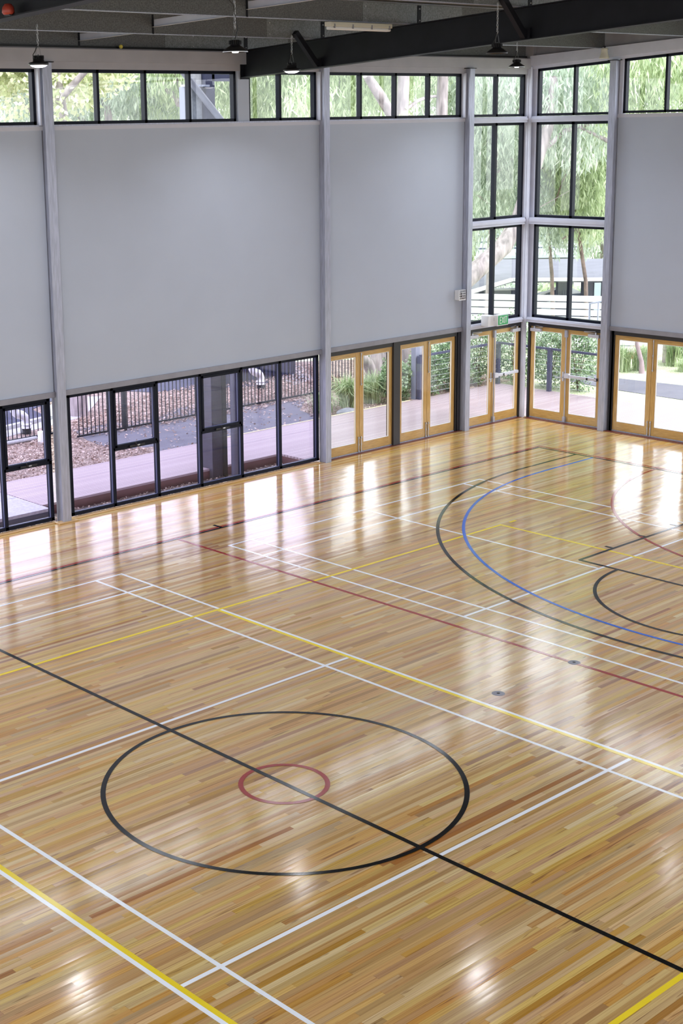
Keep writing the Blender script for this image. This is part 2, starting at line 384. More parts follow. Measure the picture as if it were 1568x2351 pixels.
# ---------------------------------------------------------------- windows
win_i = [0]
def fr_box(b, ax, a0, a1, z0, z1, d0, d1):
    if ax == 'x': b.box(a0, a1, d0, d1, z0, z1)
    else: b.box(d0, d1, a0, a1, z0, z1)
def window(ax, edges, z0, z1, glass, awn=(), awn_z=1.02, fw=.05, top=None, mw=None, sc=None, detail=True):
    """ax 'x': wall A (edges are x), ax 'y': wall B (edges are y). edges = outer, mullions..., outer.  top: function giving head height"""
    win_i[0] += 1
    mw = mw or fw
    d0, d1 = (9.76, 9.86) if ax == 'x' else (16.31, 16.41)
    r = empty('window_%d' % win_i[0], ((edges[0]+edges[-1])/2, d0, z0) if ax == 'x' else (d0, (edges[0]+edges[-1])/2, z0), kind='structure')
    o = Vector(r.location)
    b = MB(o)
    e = sorted(edges)
    T = top or (lambda a: z1)
    def head(a0, a1, h):
        if top is None: fr_box(b, ax, a0, a1, z1-h, z1, d0, d1)
        else: b.prism([(a0, T(a0)-h), (a1, T(a1)-h), (a1, T(a1)), (a0, T(a0))], 0 if ax == 'y' else 1, d0, d1)
    head(e[0], e[-1], fw)
    fr_box(b, ax, e[0], e[-1], z0, z0+fw, d0, d1)
    fr_box(b, ax, e[0], e[0]+fw, z0, T(e[0]), d0, d1); fr_box(b, ax, e[-1]-fw, e[-1], z0, T(e[-1]), d0, d1)
    for m_ in e[1:-1]: fr_box(b, ax, m_-mw/2, m_+mw/2, z0, min(T(m_-.03), T(m_+.03)), d0, d1)
    for k in awn: fr_box(b, ax, e[k], e[k+1], awn_z-.025, awn_z+.025, d0, d1)
    b.build('frame', M['frame'], r)
    dm = (d0+d1)/2
    for k in range(len(e)-1):
        a0 = e[k] + (fw if k == 0 else mw/2); a1 = e[k+1] - (fw if k == len(e)-2 else mw/2)
        def pane(a0, a1, zz0, zz1, sl=False, par=r):
            g = MB(o)
            if sl and top: g.prism([(a0, zz0), (a1, zz0), (a1, T(a1)-fw), (a0, T(a0)-fw)], 0 if ax == 'y' else 1, dm-.003, dm+.003)
            else: fr_box(g, ax, a0, a1, zz0, zz1, dm-.003, dm+.003)
            go = g.build('glass_pane', glass, par)
            if detail:   # thin bright gasket bead round the glass, inside face
                q = MB(o); w = .008
                fr_box(q, ax, a0, a1, zz0, zz0+w, dm-.03, dm-.004)
                fr_box(q, ax, a0, a0+w*.7, zz0, zz1, dm-.03, dm-.004); fr_box(q, ax, a1-w*.7, a1, zz0, zz1, dm-.03, dm-.004)
                q.build('glazing_bead', M['bead'], par)
        if k in awn:
            pane(a0, a1, z0+fw, awn_z-.025)
            sb = MB(o); s0, s1, y0, y1 = a0+.0, a1-.0, awn_z+.025, z1-fw
            dd0, dd1 = d0-.012, d1-.02; w = .045
            fr_box(sb, ax, s0, s1, y0, y0+w, dd0, dd1); fr_box(sb, ax, s0, s1, y1-w, y1, dd0, dd1)
            fr_box(sb, ax, s0, s0+w, y0, y1, dd0, dd1); fr_box(sb, ax, s1-w, s1, y0, y1, dd0, dd1)
            so = sb.build('awning_sash', M['frame'], r, bevel=.003)
            so['label'] = 'opening sash in the upper part of the window'
            pane(s0+w, s1-w, y0+w, y1-w)
            wi = MB(o); c = (a0+a1)/2
            wi.box(c-.16, c+.16, d0-.035, d0-.012, awn_z+.0, awn_z+.035); wi.tube([(c-.03, d0-.04, awn_z+.02), (c-.06, d0-.075, awn_z+.045), (c-.075, d0-.08, awn_z+.09)], .008, 6)
            wi.build('chain_winder', M['black'], so); MB(o).box(c+.0, c+.05, d0-.042, d0-.034, awn_z+.01, awn_z+.03).build('winder_plate', M['chrome'], so)
        else:
            pane(a0, a1, z0+fw, z1-fw, sl=True)
    return r
# lower left windows
window('x', [-2.02, -.9, .09, 1.08, 2.05, 3.03, 3.95], .03, 2.095, M['glass_low'], awn=(5,), fw=.055, awn_z=1.02)
window('x', [4.30, 5.21, 6.17, 7.145, 8.12, 9.08, 10.08], .03, 2.095, M['glass_low'], awn=(1, 3), fw=.055, awn_z=1.02)
# high windows over the left wall
window('x', [-2.0, -.9, .2, 1.3, 2.4, 3.96], 6.425, 7.275, M['glass_high'], fw=.05, detail=False)
window('x', [4.22, 5.165, 6.13, 7.08, 8.11], 6.425, 7.275, M['glass_high'], fw=.05, detail=False)
window('x', [8.40, 9.17, 10.06], 6.425, 7.275, M['glass_high'], fw=.05, detail=False)
window('x', [10.25, 11.24, 12.20, 13.165, 14.12], 6.425, 7.275, M['glass_high'], fw=.05, detail=False)
window('x', [14.34, 15.255, 16.165], 6.425, 7.275, M['glass_high'], fw=.05, detail=False)
# tall glazing left side of the corner
window('x', [14.34, 15.25, 16.165], 4.33, 6.30, M['glass'], fw=.055, mw=.065, detail=False)
window('x', [14.34, 15.25, 16.165], 2.20, 4.19, M['glass'], fw=.055, mw=.065, detail=False)
hd = lambda y: 7.375+.052*(9.66-y)
window('y', [7.69, 8.63, 9.55], 6.425, 7.37, M['glass_high'], fw=.05, top=hd, detail=False)
window('y', [7.69, 8.63, 9.55], 4.33, 6.30, M['glass'], fw=.055, mw=.065, detail=False)
window('y', [7.69, 8.63, 9.55], 2.20, 4.19, M['glass'], fw=.055, mw=.065, detail=False)
window('y', [3.74, 4.67, 5.58, 6.50, 7.45], 6.44, 7.37, M['glass_high'], fw=.05, top=hd, detail=False)
window('y', [-5.9, -3.5, -1.2, 1.2, 3.5], 6.44, 7.60, M['glass_high'], fw=.05, detail=False)
window('y', [-5.9, -3.5, -1.2, 1.2, 3.5], .03, 2.1, M['glass'], fw=.05, detail=False)
# reveals (white) beside the high windows
rv = MB()
for x in (4.19, 10.24, 14.33): rv.box(x, x+.02, 9.7, 9.78, 6.42, 7.28)
for x in (3.965, 10.065, 14.13): rv.box(x, x+.03, 9.66, 9.80, 6.42, 7.28)
rv.box(16.165, 16.30, 9.76, 9.86, 2.2, 7.4); rv.box(16.30, 16.41, 9.55, 9.80, 2.2, 7.45)
rv.box(16.27, 16.41, 7.45, 7.53, 6.42, 7.50); rv.box(16.27, 16.41, 7.66, 7.695, 2.2, 7.48); rv.box(16.27, 16.41, 3.5, 3.56, 6.42, 7.7); rv.box(16.27, 16.41, 3.69, 3.745, 6.42, 7.7)
rv.box(14.31, 14.345, 9.76, 9.86, 2.2, 6.42)
S(rv.build('trim_8', M['white_steel']))

# ---------------------------------------------------------------- doors
door_i = [0]
def bolt(o, ax, a, d, z0, z1, par, sx=1):
    b = MB(o)
    P = (lambda u, w, z: (u, w, z)) if ax == 'x' else (lambda u, w, z: (w, u, z))
    b.tube([P(a, d-.012, z0), P(a, d-.012, z1)], .008, 8)
    for zz in (z0+.02, (z0+z1)/2, z1-.02): b.tube([P(a, d-.016, zz-.018), P(a, d-.016, zz+.018)], .013, 8)
    b.tube([P(a, d-.012, z1-.03 if z0 < 1 else z0+.03), P(a, d-.045, z1-.03 if z0 < 1 else z0+.03)], .007, 8)
    return b.build('barrel_bolt', M['chrome'], par)
def double_door(ax, a0, am, a1, style, frame_post=True):
    """a0..am first leaf, am..a1 second; ax 'x' on left wall, 'y' on right wall"""
    door_i[0] += 1
    d = 9.75 if ax == 'x' else 16.31
    r = empty('door_%d' % door_i[0], (am, d, 0) if ax == 'x' else (d, am, 0), kind='structure'); o = Vector(r.location)
    lo, hi = min(a0, a1), max(a0, a1)
    b = MB(o)
    fr_box(b, ax, lo-.06, hi+.06, 2.015, 2.10, d-.03, d+.10)
    fr_box(b, ax, lo-.055, lo-.003, .0, 2.02, d-.03, d+.10); fr_box(b, ax, hi+.003, hi+.055, .0, 2.02, d-.03, d+.10)
    b.build('door_frame', M['frame2'], r)
    b = MB(o); fr_box(b, ax, lo, hi, .008, .028, d-.005, d+.06); b.build('threshold_seal', M['galv'], r)
    for li, (p, q) in enumerate(((a0, am), (am, a1))):
        s = 1 if q > p else -1
        p2, q2 = p+s*.004, q-s*.004
        # stile widths: hinge side .115, meeting side .1
        g0, g1 = p2+s*(.095 if li == 0 else .105), q2-s*(.105 if li == 0 else .095)
        zb, zt, rb, rt = .03, 2.012, .205, 1.925
        b = MB(o)
        fr_box(b, ax, p2, g0, zb, zt, d, d+.042); fr_box(b, ax, g1, q2, zb, zt, d, d+.042)
        lf = b.build('door_leaf', M['stile'], r, bevel=.003)
        b = MB(o); fr_box(b, ax, g0, g1, zb, rb, d+.001, d+.041); fr_box(b, ax, g0, g1, rt, zt, d+.001, d+.041)
        b.build('cross_rail', M['rail'], lf)
        b = MB(o); fr_box(b, ax, g0, g1, rb, rt, d+.019, d+.025); b.build('glass_pane', M['glass'], lf)
        b = MB(o)
        fr_box(b, ax, g0, g1, rb, rb+.012, d+.004, d+.018); fr_box(b, ax, g0, g1, rt-.012, rt, d+.004, d+.018)
        fr_box(b, ax, min(g0, g0+s*.01), max(g0, g0+s*.01), rb, rt, d+.004, d+.018); fr_box(b, ax, min(g1, g1-s*.01), max(g1, g1-s*.01), rb, rt, d+.004, d+.018)
        b.build('glazing_bead', M['white_plastic'], lf)
        meet = (q-s*.035) if li == 0 else (p+s*.035)
        if style == 'bolt':
            bolt(o, ax, meet, d, .02, .33, lf)
            if li == 1: bolt(o, ax, meet-s*.0, d, 1.35, 1.99, lf)
        else:
            P = (lambda u, w, z: (u, w, z)) if ax == 'x' else (lambda u, w, z: (w, u, z))
            hinge = p if li == 0 else q; sg = 1 if li == 0 else -1; hs = s*sg
            # door closer
            c = MB(o); fr_box(c, ax, hinge+hs*.03, hinge+hs*.30, 1.905, 1.975, d-.075, d-.002); c.build('door_closer', M['silver'], lf, bevel=.008)
            c = MB(o)
            c.bar(P(hinge+hs*.12, d-.045, 1.99), P(hinge+hs*.38, d-.09, 2.02), .02, .008); c.bar(P(hinge+hs*.38, d-.09, 2.028), P(hinge+hs*.14, d-.03, 2.036), .02, .008)
            c.tube([P(hinge+hs*.12, d-.045, 1.97), P(hinge+hs*.12, d-.045, 2.02)], .022, 10)
            c.build('closer_arm', M['chrome'], lf)
            if li == 1:    # active panic leaf
                bz = 1.03
                c = MB(o); x0, x1 = p+s*.02, q-s*.06
                fr_box(c, ax, x0, x0+s*.12, bz-.05, bz+.05, d-.07, d-.001)
                fr_box(c, ax, x0+s*.12, x1, bz-.028, bz+.028, d-.065, d-.02); fr_box(c, ax, x1-s*.06, x1, bz-.035, bz+.035, d-.06, d-.001)
                pb = c.build('push_bar', M['silver'], lf, bevel=.006)
                c = MB(o); mid = x0+s*(.30 if ax == 'x' else .58)
                fr_box(c, ax, mid-.02, mid+.02, bz-.03, bz+.02, d-.07, d-.04)
                if ax == 'y': fr_box(c, ax, x1-s*.0, x1-s*.06, bz-.036, bz+.036, d-.064, d-.058)
                c.build('bar_end_cap', M['black'], pb)
                c = MB(o); c.tube([P(p+s*.03, d-.03, .08), P(p+s*.03, d-.03, 2.0)], .013, 10)
                fr_box(c, ax, p+s*.0, p+s*.06, .03, .14, d-.055, d-.001); fr_box(c, ax, p+s*.0, p+s*.06, 1.85, 2.0, d-.055, d-.001)
                c.build('vertical_rod', M['galv'], lf)
            else:
                c = MB(o); u = q-s*.045
                fr_box(c, ax, u-.02, u+.02, .90, 1.10, d-.012, d-.001)
                c.tube([P(u, d-.012, .98), P(u, d-.05, .98), P(u-s*.11, d-.055, .98)], .009, 8)
                c.build('lever_handle', M['chrome'], lf)
    return r
double_door('x', 10.30, 11.185, 12.12, 'bolt')
double_door('x', 12.30, 13.165, 14.02, 'bolt')
double_door('x', 14.40, 15.245, 16.13, 'panic')
double_door('y', 9.56, 8.645, 7.75, 'panic')
double_door('y', 7.43, 6.55, 5.66, 'bolt')
double_door('y', 5.50, 4.62, 3.76, 'bolt')
S(MB().box(12.115, 12.305, 9.70, 9.90, 0, 2.10).box(14.05, 14.18, 9.72, 9.9, 0, 2.1).box(16.30, 16.42, 5.50, 5.66, 0, 2.10).box(16.28, 16.42, 7.44, 7.53, 0, 2.1).build('trim_9', M['frame2']))

# ---------------------------------------------------------------- small fittings
ex = empty('exit_sign', (15.0, 9.62, 2.27), 'green illuminated EXIT sign above the doors left of the glazed corner', 'sign'); o = ex.location
MB(o).box(14.74, 14.93, 9.47, 9.66, 2.16, 2.38).build('power_box', M['white_plastic'], ex, bevel=.006)
MB(o).box(14.93, 15.29, 9.38, 9.47, 2.155, 2.39).build('sign_housing', M['white_plastic'], ex, bevel=.004)
MB(o).box(14.955, 15.275, 9.374, 9.381, 2.175, 2.37).build('sign_face', M['green_sign'], ex)
lb = MB(o)
def strokes(x, st, h=.13, w=.055, z0=2.208, t=.013):
    for (ax_, az, bx, bz) in st:
        lb.bar((x+ax_*w, 9.371, z0+az*h), (x+bx*w, 9.371, z0+bz*h), .004, t, up=(0, 0, 1) if abs(ax_-bx) > .01 else (1, 0, 0))
strokes(15.005, [(0,-.05,0,1.05),(0,0,1,0),(0,.5,.85,.5),(0,1,1,1)])
strokes(15.075, [(0,0,1,1),(0,1,1,0)])
strokes(15.160, [(0,-.05,0,1.05)])
strokes(15.180, [(0,1,1,1),(.5,0,.5,1)])
lb.build('exit_lettering', M['sign_white'], ex)

g = empty('wire_guard', (14.07, 9.60, 2.87), 'small white wire guard over a sensor beside the column, high on the wall', 'wire guard'); o = g.location
b = MB(o)
x0, x1, z0, z1, y0 = 13.955, 14.155, 2.775, 2.97, 9.60
for i in range(5):
    x = x0+(x1-x0)*i/4; b.tube([(x, y0+.11, z0), (x, y0, z0), (x, y0, z1), (x, y0+.11, z1)], .006, 6)
    z = z0+(z1-z0)*i/4; b.tube([(x0, y0+.11, z), (x0, y0, z), (x1, y0, z), (x1, y0+.11, z)], .006, 6)
b.box(x0-.01, x0+.012, y0-.006, y0+.11, z0, z1); b.box(x0, x1, y0-.006, y0+.012, z0-.012, z0+.01)
b.build('cage', M['white_plastic'], g)
MB(o).box(x0+.05, x1-.05, y0+.05, y0+.11, z0+.04, z1-.04).build('sensor_body', M['rafter'], g, bevel=.01)

sp = empty('horn_speaker', (16.0, 7.72, 7.70), 'small cream horn speaker hanging below the roof near the corner', 'speaker')
MB().lathe((0, 0, -.2), [(.0, .012), (.095, .0), (.098, .012), (.072, .08), (.062, .16), (.066, .165), (.066, .20), (.0, .205)], 24).build('horn', M['cream'], sp)
MB().bar((0, 0, 0), (.16, .1, .04), .03, .006).build('bracket', M['rafter'], sp)
MB().tube([(.0, 0, .0), (.08, .03, -.03), (.25, .05, -.02)], .006, 6).build('cable', M['black'], sp)

# fluorescent batten
fb = empty('fluorescent_batten', (7.08, 5.80, 7.78), 'white enclosed fluorescent batten fixed under a purlin', 'light fitting'); o = fb.location
MB(o).box(6.42, 7.74, 5.74, 5.86, 7.735, 7.80).build('batten_body', M['cream'], fb, bevel=.01)
MB(o).box(6.44, 7.72, 5.75, 5.85, 7.69, 7.737).build('diffuser', M['white_plastic'], fb, bevel=.015)
for x in (6.5, 6.88, 7.28, 7.66): MB(o).box(x, x+.02, 5.73, 5.745, 7.71, 7.77).build('clip', M['lintel'], fb)

# ---------------------------------------------------------------- roof
zr = lambda y: 7.15+(9.85-y)*.05 if y > -.8 else 7.15+10.65*.05-(-.8-y)*.05      # rafter underside
def rafter(x, y0, y1, label):
    r = empty('roof_rafter', (x, y0, zr(y0)), label, 'roof beam'); o = r.location
    def web(w0, w1, za, zb, name, mat):
        b = MB(o); ys = [y0, -.8, y1] if y1 < -.8 else [y0, y1]
        up = [(y, zr(y)+zb) for y in ys]; dn = [(y, zr(y)+za) for y in reversed(ys)]
        return b.prism(up+dn, 0, w0, w1).build(name, mat, r)
    web(x-.006, x+.006, .012, .448, 'web', M['rafter'])
    web(x-.095, x+.095, 0, .014, 'bottom_flange', M['rafter'])
    web(x-.095, x+.095, .446, .46, 'top_flange', M['rafter'])
    # end plate / bracket
    MB(o).box(x-.1, x+.1, y0-.012, y0+.0, zr(y0)-.02, zr(y0)+.47).build('end_plate', M['rafter'], r)
    return r
R1 = rafter(8.27, 9.70, -11.9, 'deep charcoal steel rafter crossing the top right of the hall')
R2 = rafter(-.55, 9.62, -11.9, 'charcoal steel rafter in the top left corner')
purY = [9.80, 7.90, 5.80, 3.70, 1.60, -.5, -2.6, -4.7, -6.8, -8.9, -11.0]
pur_lab = ['speckled grey steel purlin directly above the left wall', 'grey steel purlin carrying the three lights nearest the left wall',
           'grey steel purlin with the white fluorescent batten under it', 'topmost grey steel purlin in view, with wide pale underside']
zt = lambda y: zr(y)+.46
for i, y in enumerate(purY[:5]):
    r = empty('roof_purlin', (5, y, zt(y)), pur_lab[i] if i < 4 else 'grey steel purlin further up the roof, beyond the top edge', 'purlin'); o = r.location
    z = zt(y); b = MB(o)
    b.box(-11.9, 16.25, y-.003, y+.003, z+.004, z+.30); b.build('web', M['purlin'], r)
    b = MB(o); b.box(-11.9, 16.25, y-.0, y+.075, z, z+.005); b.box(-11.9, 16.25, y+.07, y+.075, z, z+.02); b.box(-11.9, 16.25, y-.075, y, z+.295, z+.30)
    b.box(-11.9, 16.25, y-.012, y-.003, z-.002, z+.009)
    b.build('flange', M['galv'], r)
    b = MB(o); b.box(7.15 if i else 6.6, 9.4, y-.008, y-.003, z+.012, z+.29); b.build('lap_plate', M['galv_dark'], r)
    b = MB(o); b.box(8.35, 8.43, y-.016, y-.008, z-.0, z+.28); b.build('cleat', M['rafter'], r)
    for xx in (8.39, 7.2):
        for zz in (.06, .23): MB(o).lathe((xx, y-.017, z+zz), [(0, -.008), (.012, -.008), (.012, .008), (0, .008)], 8).build('bolt', M['chrome'], r)
# bridging between purlins
br_lab = ['white bridging channel between the purlins, nearest the left wall', 'white bridging channel between the purlins, left of the hanging lamp with the black cable', 'white bridging channel between the purlins at the top edge', 'white bridging channel between purlins above the view']
for i in range(4):
    y0, y1 = purY[i], purY[i+1]; xa = 4.87
    r = empty('roof_bridging', (xa, y0, zt(y0)), br_lab[i], 'brace'); o = r.location
    MB(o).prism([(y0-.02, zt(y0)+.10), (y1+.08, zt(y1)+.04), (y1+.08, zt(y1)+.15), (y0-.02, zt(y0)+.21)], 0, xa-.003, xa+.003).build('channel_web', M['white_steel'], r)
    MB(o).prism([(y0-.02, zt(y0)+.10), (y1+.08, zt(y1)+.04), (y1+.08, zt(y1)+.044), (y0-.02, zt(y0)+.104)], 0, xa-.04, xa+.003).build('channel_flange', M['white_paint'], r)
    MB(o).box(xa-.03, xa-.0, y0-.012, y0-.004, zt(y0)-.0, zt(y0)+.28).build('cleat', M['rafter'], r)
# fly braces
fbr = [((7.72, 7.84, 7.80), (8.22, 7.84, 7.28)), ((7.62, 3.64, 8.10), (8.22, 3.64, 7.50))]
for i, (a, b_) in enumerate(fbr):
    r = empty('fly_brace', b_, ['short black diagonal brace on the rafter, above the lit pendant lamp', 'short black diagonal brace on the rafter at the top, right of the unlit-looking pendant lamp'][i], 'brace')
    MB(b_).bar(a, b_, .085, .085).build('brace_tube', M['rafter'], r)
    MB(b_).box(b_[0]-.01, b_[0]+.07, b_[1]-.09, b_[1]+.09, b_[2]-.02, b_[2]+.12).build('brace_plate', M['rafter'], r)
# roof sheet
rf = MB(); za = zt(10.1)+.30
rf.prism([(10.3, zt(10.3)+.305), (-.8, zt(-.8)+.305), (-12.2, zt(-12.2)+.305), (-12.2, zt(-12.2)+.345), (-.8, zt(-.8)+.345), (10.3, zt(10.3)+.345)], 0, -12.2, 16.6)
S(rf.build('ceiling', M['roof']))
# red lens on the left rafter and a shuttlecock-sized ball on the ledge
al = empty('warning_lamp', (-.66, 3.25, 7.52), 'small red warning lamp fixed on the rafter at the top left', 'lamp')
MB().lathe((0, 0, 0), [(0, .09), (.035, .085), (.06, .05), (.065, .0), (.05, -.02), (0, -.02)], 18).build('lens', M['red'], al)
MB().box(-.02, .09, -.05, .05, -.03, -.015).build('base', M['black'], al)
bl = bpy.data.objects.new('tmp', None)
tb = MB((5.61, 9.70, 7.635)); tb.lathe((5.61, 9.70, 7.635), [(.033*math.cos(a), .033*math.sin(a)) for a in [(-90+15*k)*D2R for k in range(13)]], 16)
tag(tb.build('tennis_ball', M['yellow']), 'small yellow ball stuck on the ledge above the high windows', 'ball')

# high bay lamps
def chain(b, x, y, z0, z1, link=.045):
    n = int((z1-z0)/link)
    for k in range(n):
        zc = z0+(k+.5)*(z1-z0)/n; h = (z1-z0)/n*.62; w = .011
        P = (lambda u, v: (x+u, y, zc+v)) if k % 2 else (lambda u, v: (x, y+u, zc+v))
        b.tube([P(w, -h*.6), P(w, h*.6), P(0, h), P(-w, h*.6), P(-w, -h*.6), P(0, -h), P(w, -h*.6)], .0035, 5, False)
def lamp(x, y, z, ztop, label, kind, cable=False):
    r = empty('high_bay_lamp', (x, y, z), label, 'pendant lamp', 'high bay lamps hanging on chains')
    o = Vector((x, y, z))
    if kind == 'flat': prof = [(.0, .115), (.05, .115), (.075, .10), (.08, .06), (.11, .055), (.138, .045), (.14, .02), (.13, .012), (.11, .012), (.0, .012)]
    else: prof = [(.0, .15), (.05, .15), (.062, .14), (.062, .085), (.08, .075), (.145, .03), (.15, .012), (.146, .008), (.10, .045), (.0, .05)]
    MB().lathe((0, 0, 0), prof, 32).build('housing', M['black'], r)
    b = MB()
    for k in range(20):
        a = 2*PI*k/20; c, s_ = math.cos(a), math.sin(a)
        b.bar((.03*c, .03*s_, .12), (.078*c, .078*s_, .12), .004, .045)
    b.build('heat_sink_fin', M['black'], r)
    if kind == 'flat': lp = [(.0, -.022), (.05, -.019), (.09, -.008), (.118, .010)]
    elif kind == 'wide': lp = [(.0, .0), (.035, .003), (.045, .02), (.045, .05)]
    else: lp = [(.0, .025), (.05, .03), (.09, .042)]
    MB().lathe((0, 0, 0), lp, 28).build('led_lens', M['led'], r)
    if kind == 'wide': MB().lathe((0, 0, 0), [(.150, .008), (.152, .012), (.151, .018)], 28).build('rim', M['chrome'], r)
    b = MB(); b.tube([(0, 0, .11), (0, 0, .16)], .01, 8); b.tube([(.05, 0, .10), (.03, 0, .22), (0, 0, .30)], .003, 5); b.tube([(-.05, 0, .10), (-.03, 0, .22), (0, 0, .30)], .003, 5)
    b.build('hanger', M['galv_dark'], r)
    b = MB(); chain(b, 0, 0, .28, ztop-z); b.build('chain', M['chrome'], r)
    if cable:
        MB().tube([(0, 0, .16), (.03, -.02, .28), (0, 0, .45), (-.02, 0, .55), (-.10, -.02, .60), (-.20, 0, .68), (-.22, 0, .95)], .007, 6).build('power_cable', M['black'], r)
    else:
        MB().tube([(-.06, 0, .09), (-.09, .0, .15), (-.05, 0, .20), (0, .01, .30)], .006, 6).build('power_cable', M['black'], r)
    li = bpy.data.lights.new('lamp_light', 'AREA'); li.shape = 'DISK'; li.size = .24; li.energy = LAMP_W; li.color = (.95, .96, 1); li.spread = 128*D2R
    lo = bpy.data.objects.new('lamp_light', li); COL.objects.link(lo); lo.parent = r; lo.location = (0, 0, -.035)
    return r
LAMP_W = 26
lamp(2.72, 7.78, 7.22, 7.78, 'lit pendant lamp at the far left, in front of the left column top', 'flat')
lamp(2.77, 3.68, 7.20, 8.0, 'black pendant lamp with a looping power cable, hanging in front of the left wall', 'wide', True)
lamp(7.60, 7.80, 7.18, 7.75, 'lit pendant lamp hanging just in front of the charcoal rafter', 'flat')
lamp(7.63, 3.66, 7.26, 7.95, 'black pendant lamp hanging high in front of the charcoal rafter, its lens hidden', 'deep')
lamp(13.3, 7.75, 7.30, 7.75, 'small pendant lamp hanging nearest the glazed corner', 'wide')
for (x, y) in ((12.9, 3.5), (7.7, -2.6), (12.9, -.6), (-2.6, 7.7), (-2.6, 3.6), (2.6, -4.8), (7.7, -6.8), (12.9, -4.8), (-5.5, .5)):  # unseen lamps: first known by its floor reflection, the others added as fill light
    lamp(x, y, 7.2, zt(y)+.05, 'unseen pendant lamp that helps fill the hall with light', 'flat')

# ---------------------------------------------------------------- outside: ground
def ground_mat(name, cols, scale=2.5, rough=.9, bump=.3, fine=60):
    m, nt, out = newmat(name)
    tc = N(nt, 'ShaderNodeNewGeometry')
    n1 = N(nt, 'ShaderNodeTexNoise', in_Scale=scale, in_Detail=6.0); L(nt, tc.outputs['Position'], n1.inputs[0])
    n2 = N(nt, 'ShaderNodeTexVoronoi', in_Scale=fine); L(nt, tc.outputs['Position'], n2.inputs[0])
    f = math_(nt, 'ADD', math_(nt, 'MULTIPLY', n1.outputs[0], .55), math_(nt, 'MULTIPLY', n2.outputs['Distance'], .55))
    p = N(nt, 'ShaderNodeBsdfPrincipled', in_Roughness=rough); p.inputs['Specular IOR Level'].default_value = .25
    L(nt, ramp(nt, f, cols), p.inputs['Base Color'])
    b = N(nt, 'ShaderNodeBump', in_Strength=bump, in_Distance=.02); L(nt, n2.outputs['Distance'], b.inputs['Height']); L(nt, b.outputs[0], p.inputs['Normal'])
    L(nt, p.outputs[0], out.inputs[0]); return m
M['grass'] = ground_mat('dry_grass', [(.3, (0.272, 0.323, 0.17)), (.5, (0.425, 0.476, 0.289)), (.65, (0.561, 0.561, 0.408)), (.8, (0.68, 0.646, 0.51))], 3, fine=30)
M['litter'] = ground_mat('leaf_litter_ground', [(.3, (0.0525, 0.035, 0.0315)), (.45, (0.158, 0.108, 0.0963)), (.6, (0.298, 0.228, 0.193)), (.8, (0.455, 0.367, 0.315))], 5, fine=28)
M['mulch'] = ground_mat('mulch', [(.3, (0.048, 0.032, 0.04)), (.5, (0.128, 0.096, 0.096)), (.7, (0.256, 0.208, 0.192))], 6, fine=45)
M['asphalt'] = ground_mat('asphalt', [(.3, (0.119, 0.116, 0.137)), (.6, (0.149, 0.145, 0.172)), (.9, (0.193, 0.189, 0.213))], 2, .85, .1, 90)
M['road'] = ground_mat('dark_road', [(.3, (0.042, 0.045, 0.0825)), (.7, (0.06, 0.063, 0.105))], 2, .8, .1, 90)
M['concrete'] = ground_mat('pale_concrete', [(.3, (0.342, 0.342, 0.351)), (.7, (0.432, 0.432, 0.441))], 2, .85, .05, 20)
M['paving'] = ground_mat('pale_paving', [(.3, (0.36, 0.342, 0.378)), (.7, (0.45, 0.432, 0.468))], 1.5, .8, .05, 20)
def boards(name, c0, c1, w, axis=1, gap=(.1, .05, .05), rough=.45):
    m, nt, out = newmat(name); geo = N(nt, 'ShaderNodeNewGeometry'); sp = N(nt, 'ShaderNodeSeparateXYZ'); L(nt, geo.outputs['Position'], sp.inputs[0])
    q = math_(nt, 'DIVIDE', sp.outputs[axis], w); fr = math_(nt, 'FRACT', q); fl = math_(nt, 'FLOOR', q)
    wn = N(nt, 'ShaderNodeTexWhiteNoise', noise_dimensions='1D'); L(nt, fl, wn.inputs['W'])
    base = ramp(nt, wn.outputs[0], [(0, c0), (1, c1)])
    mx = N(nt, 'ShaderNodeMix', data_type='RGBA'); L(nt, math_(nt, 'LESS_THAN', fr, .16), mx.inputs[0]); L(nt, base, mx.inputs[6]); mx.inputs[7].default_value = rgb(*gap)
    p = N(nt, 'ShaderNodeBsdfPrincipled', in_Roughness=rough); L(nt, mx.outputs[2], p.inputs['Base Color']); L(nt, p.outputs[0], out.inputs[0]); return m
M['deck'] = boards('deck_boards', (0.35, 0.271, 0.289), (0.438, 0.35, 0.367), .092, gap=(0.105, 0.0525, 0.0613))
M['fascia'] = plain('deck_fascia', (0.126, 0.049, 0.056), .5, 0, .15, 4)

xs = sorted(set([-40, -20, -10, 0, 5, 10, 14, 19.4] + list(np.arange(20, 110, 3.0))))
ys = sorted(set([-60, -40, -20, -10, 0, 6, 9.9, 12.92] + list(np.arange(15, 120, 3.0))))
def gz(x, y):
    d = (x+9.07)*.6377+(y+9.77)*.7392
    return -.15 - max(0, min(1, (d-47)/12))*3.2
gv, gf, idx = [], [], {}
for i, x in enumerate(xs):
    for j, y in enumerate(ys): idx[i, j] = len(gv); gv.append((x, y, gz(x, y)))
for i in range(len(xs)-1):
    for j in range(len(ys)-1):
        if xs[i+1] <= 19.41 and ys[j+1] <= 12.93: continue
        gf.append((idx[i, j], idx[i+1, j], idx[i+1, j+1], idx[i, j+1]))
S(MB().add(gv, gf).build('ground', M['grass']))
S(MB().box(-12, 10.25, 9.88, 11.10, -.6, -.25).build('mulch_bed', M['mulch']))
def patch(name, poly, z, mat):
    return S(MB().prism(poly, 2, z-.03, z).build(name, mat))
patch('leaf_litter_bed', [(1, 12.95), (8.9, 12.95), (12, 13.5), (15, 13.0), (17, 13.3), (21, 13.2), (21, 18), (18, 20), (9, 20), (1, 17.2)], -.146, M['litter'])
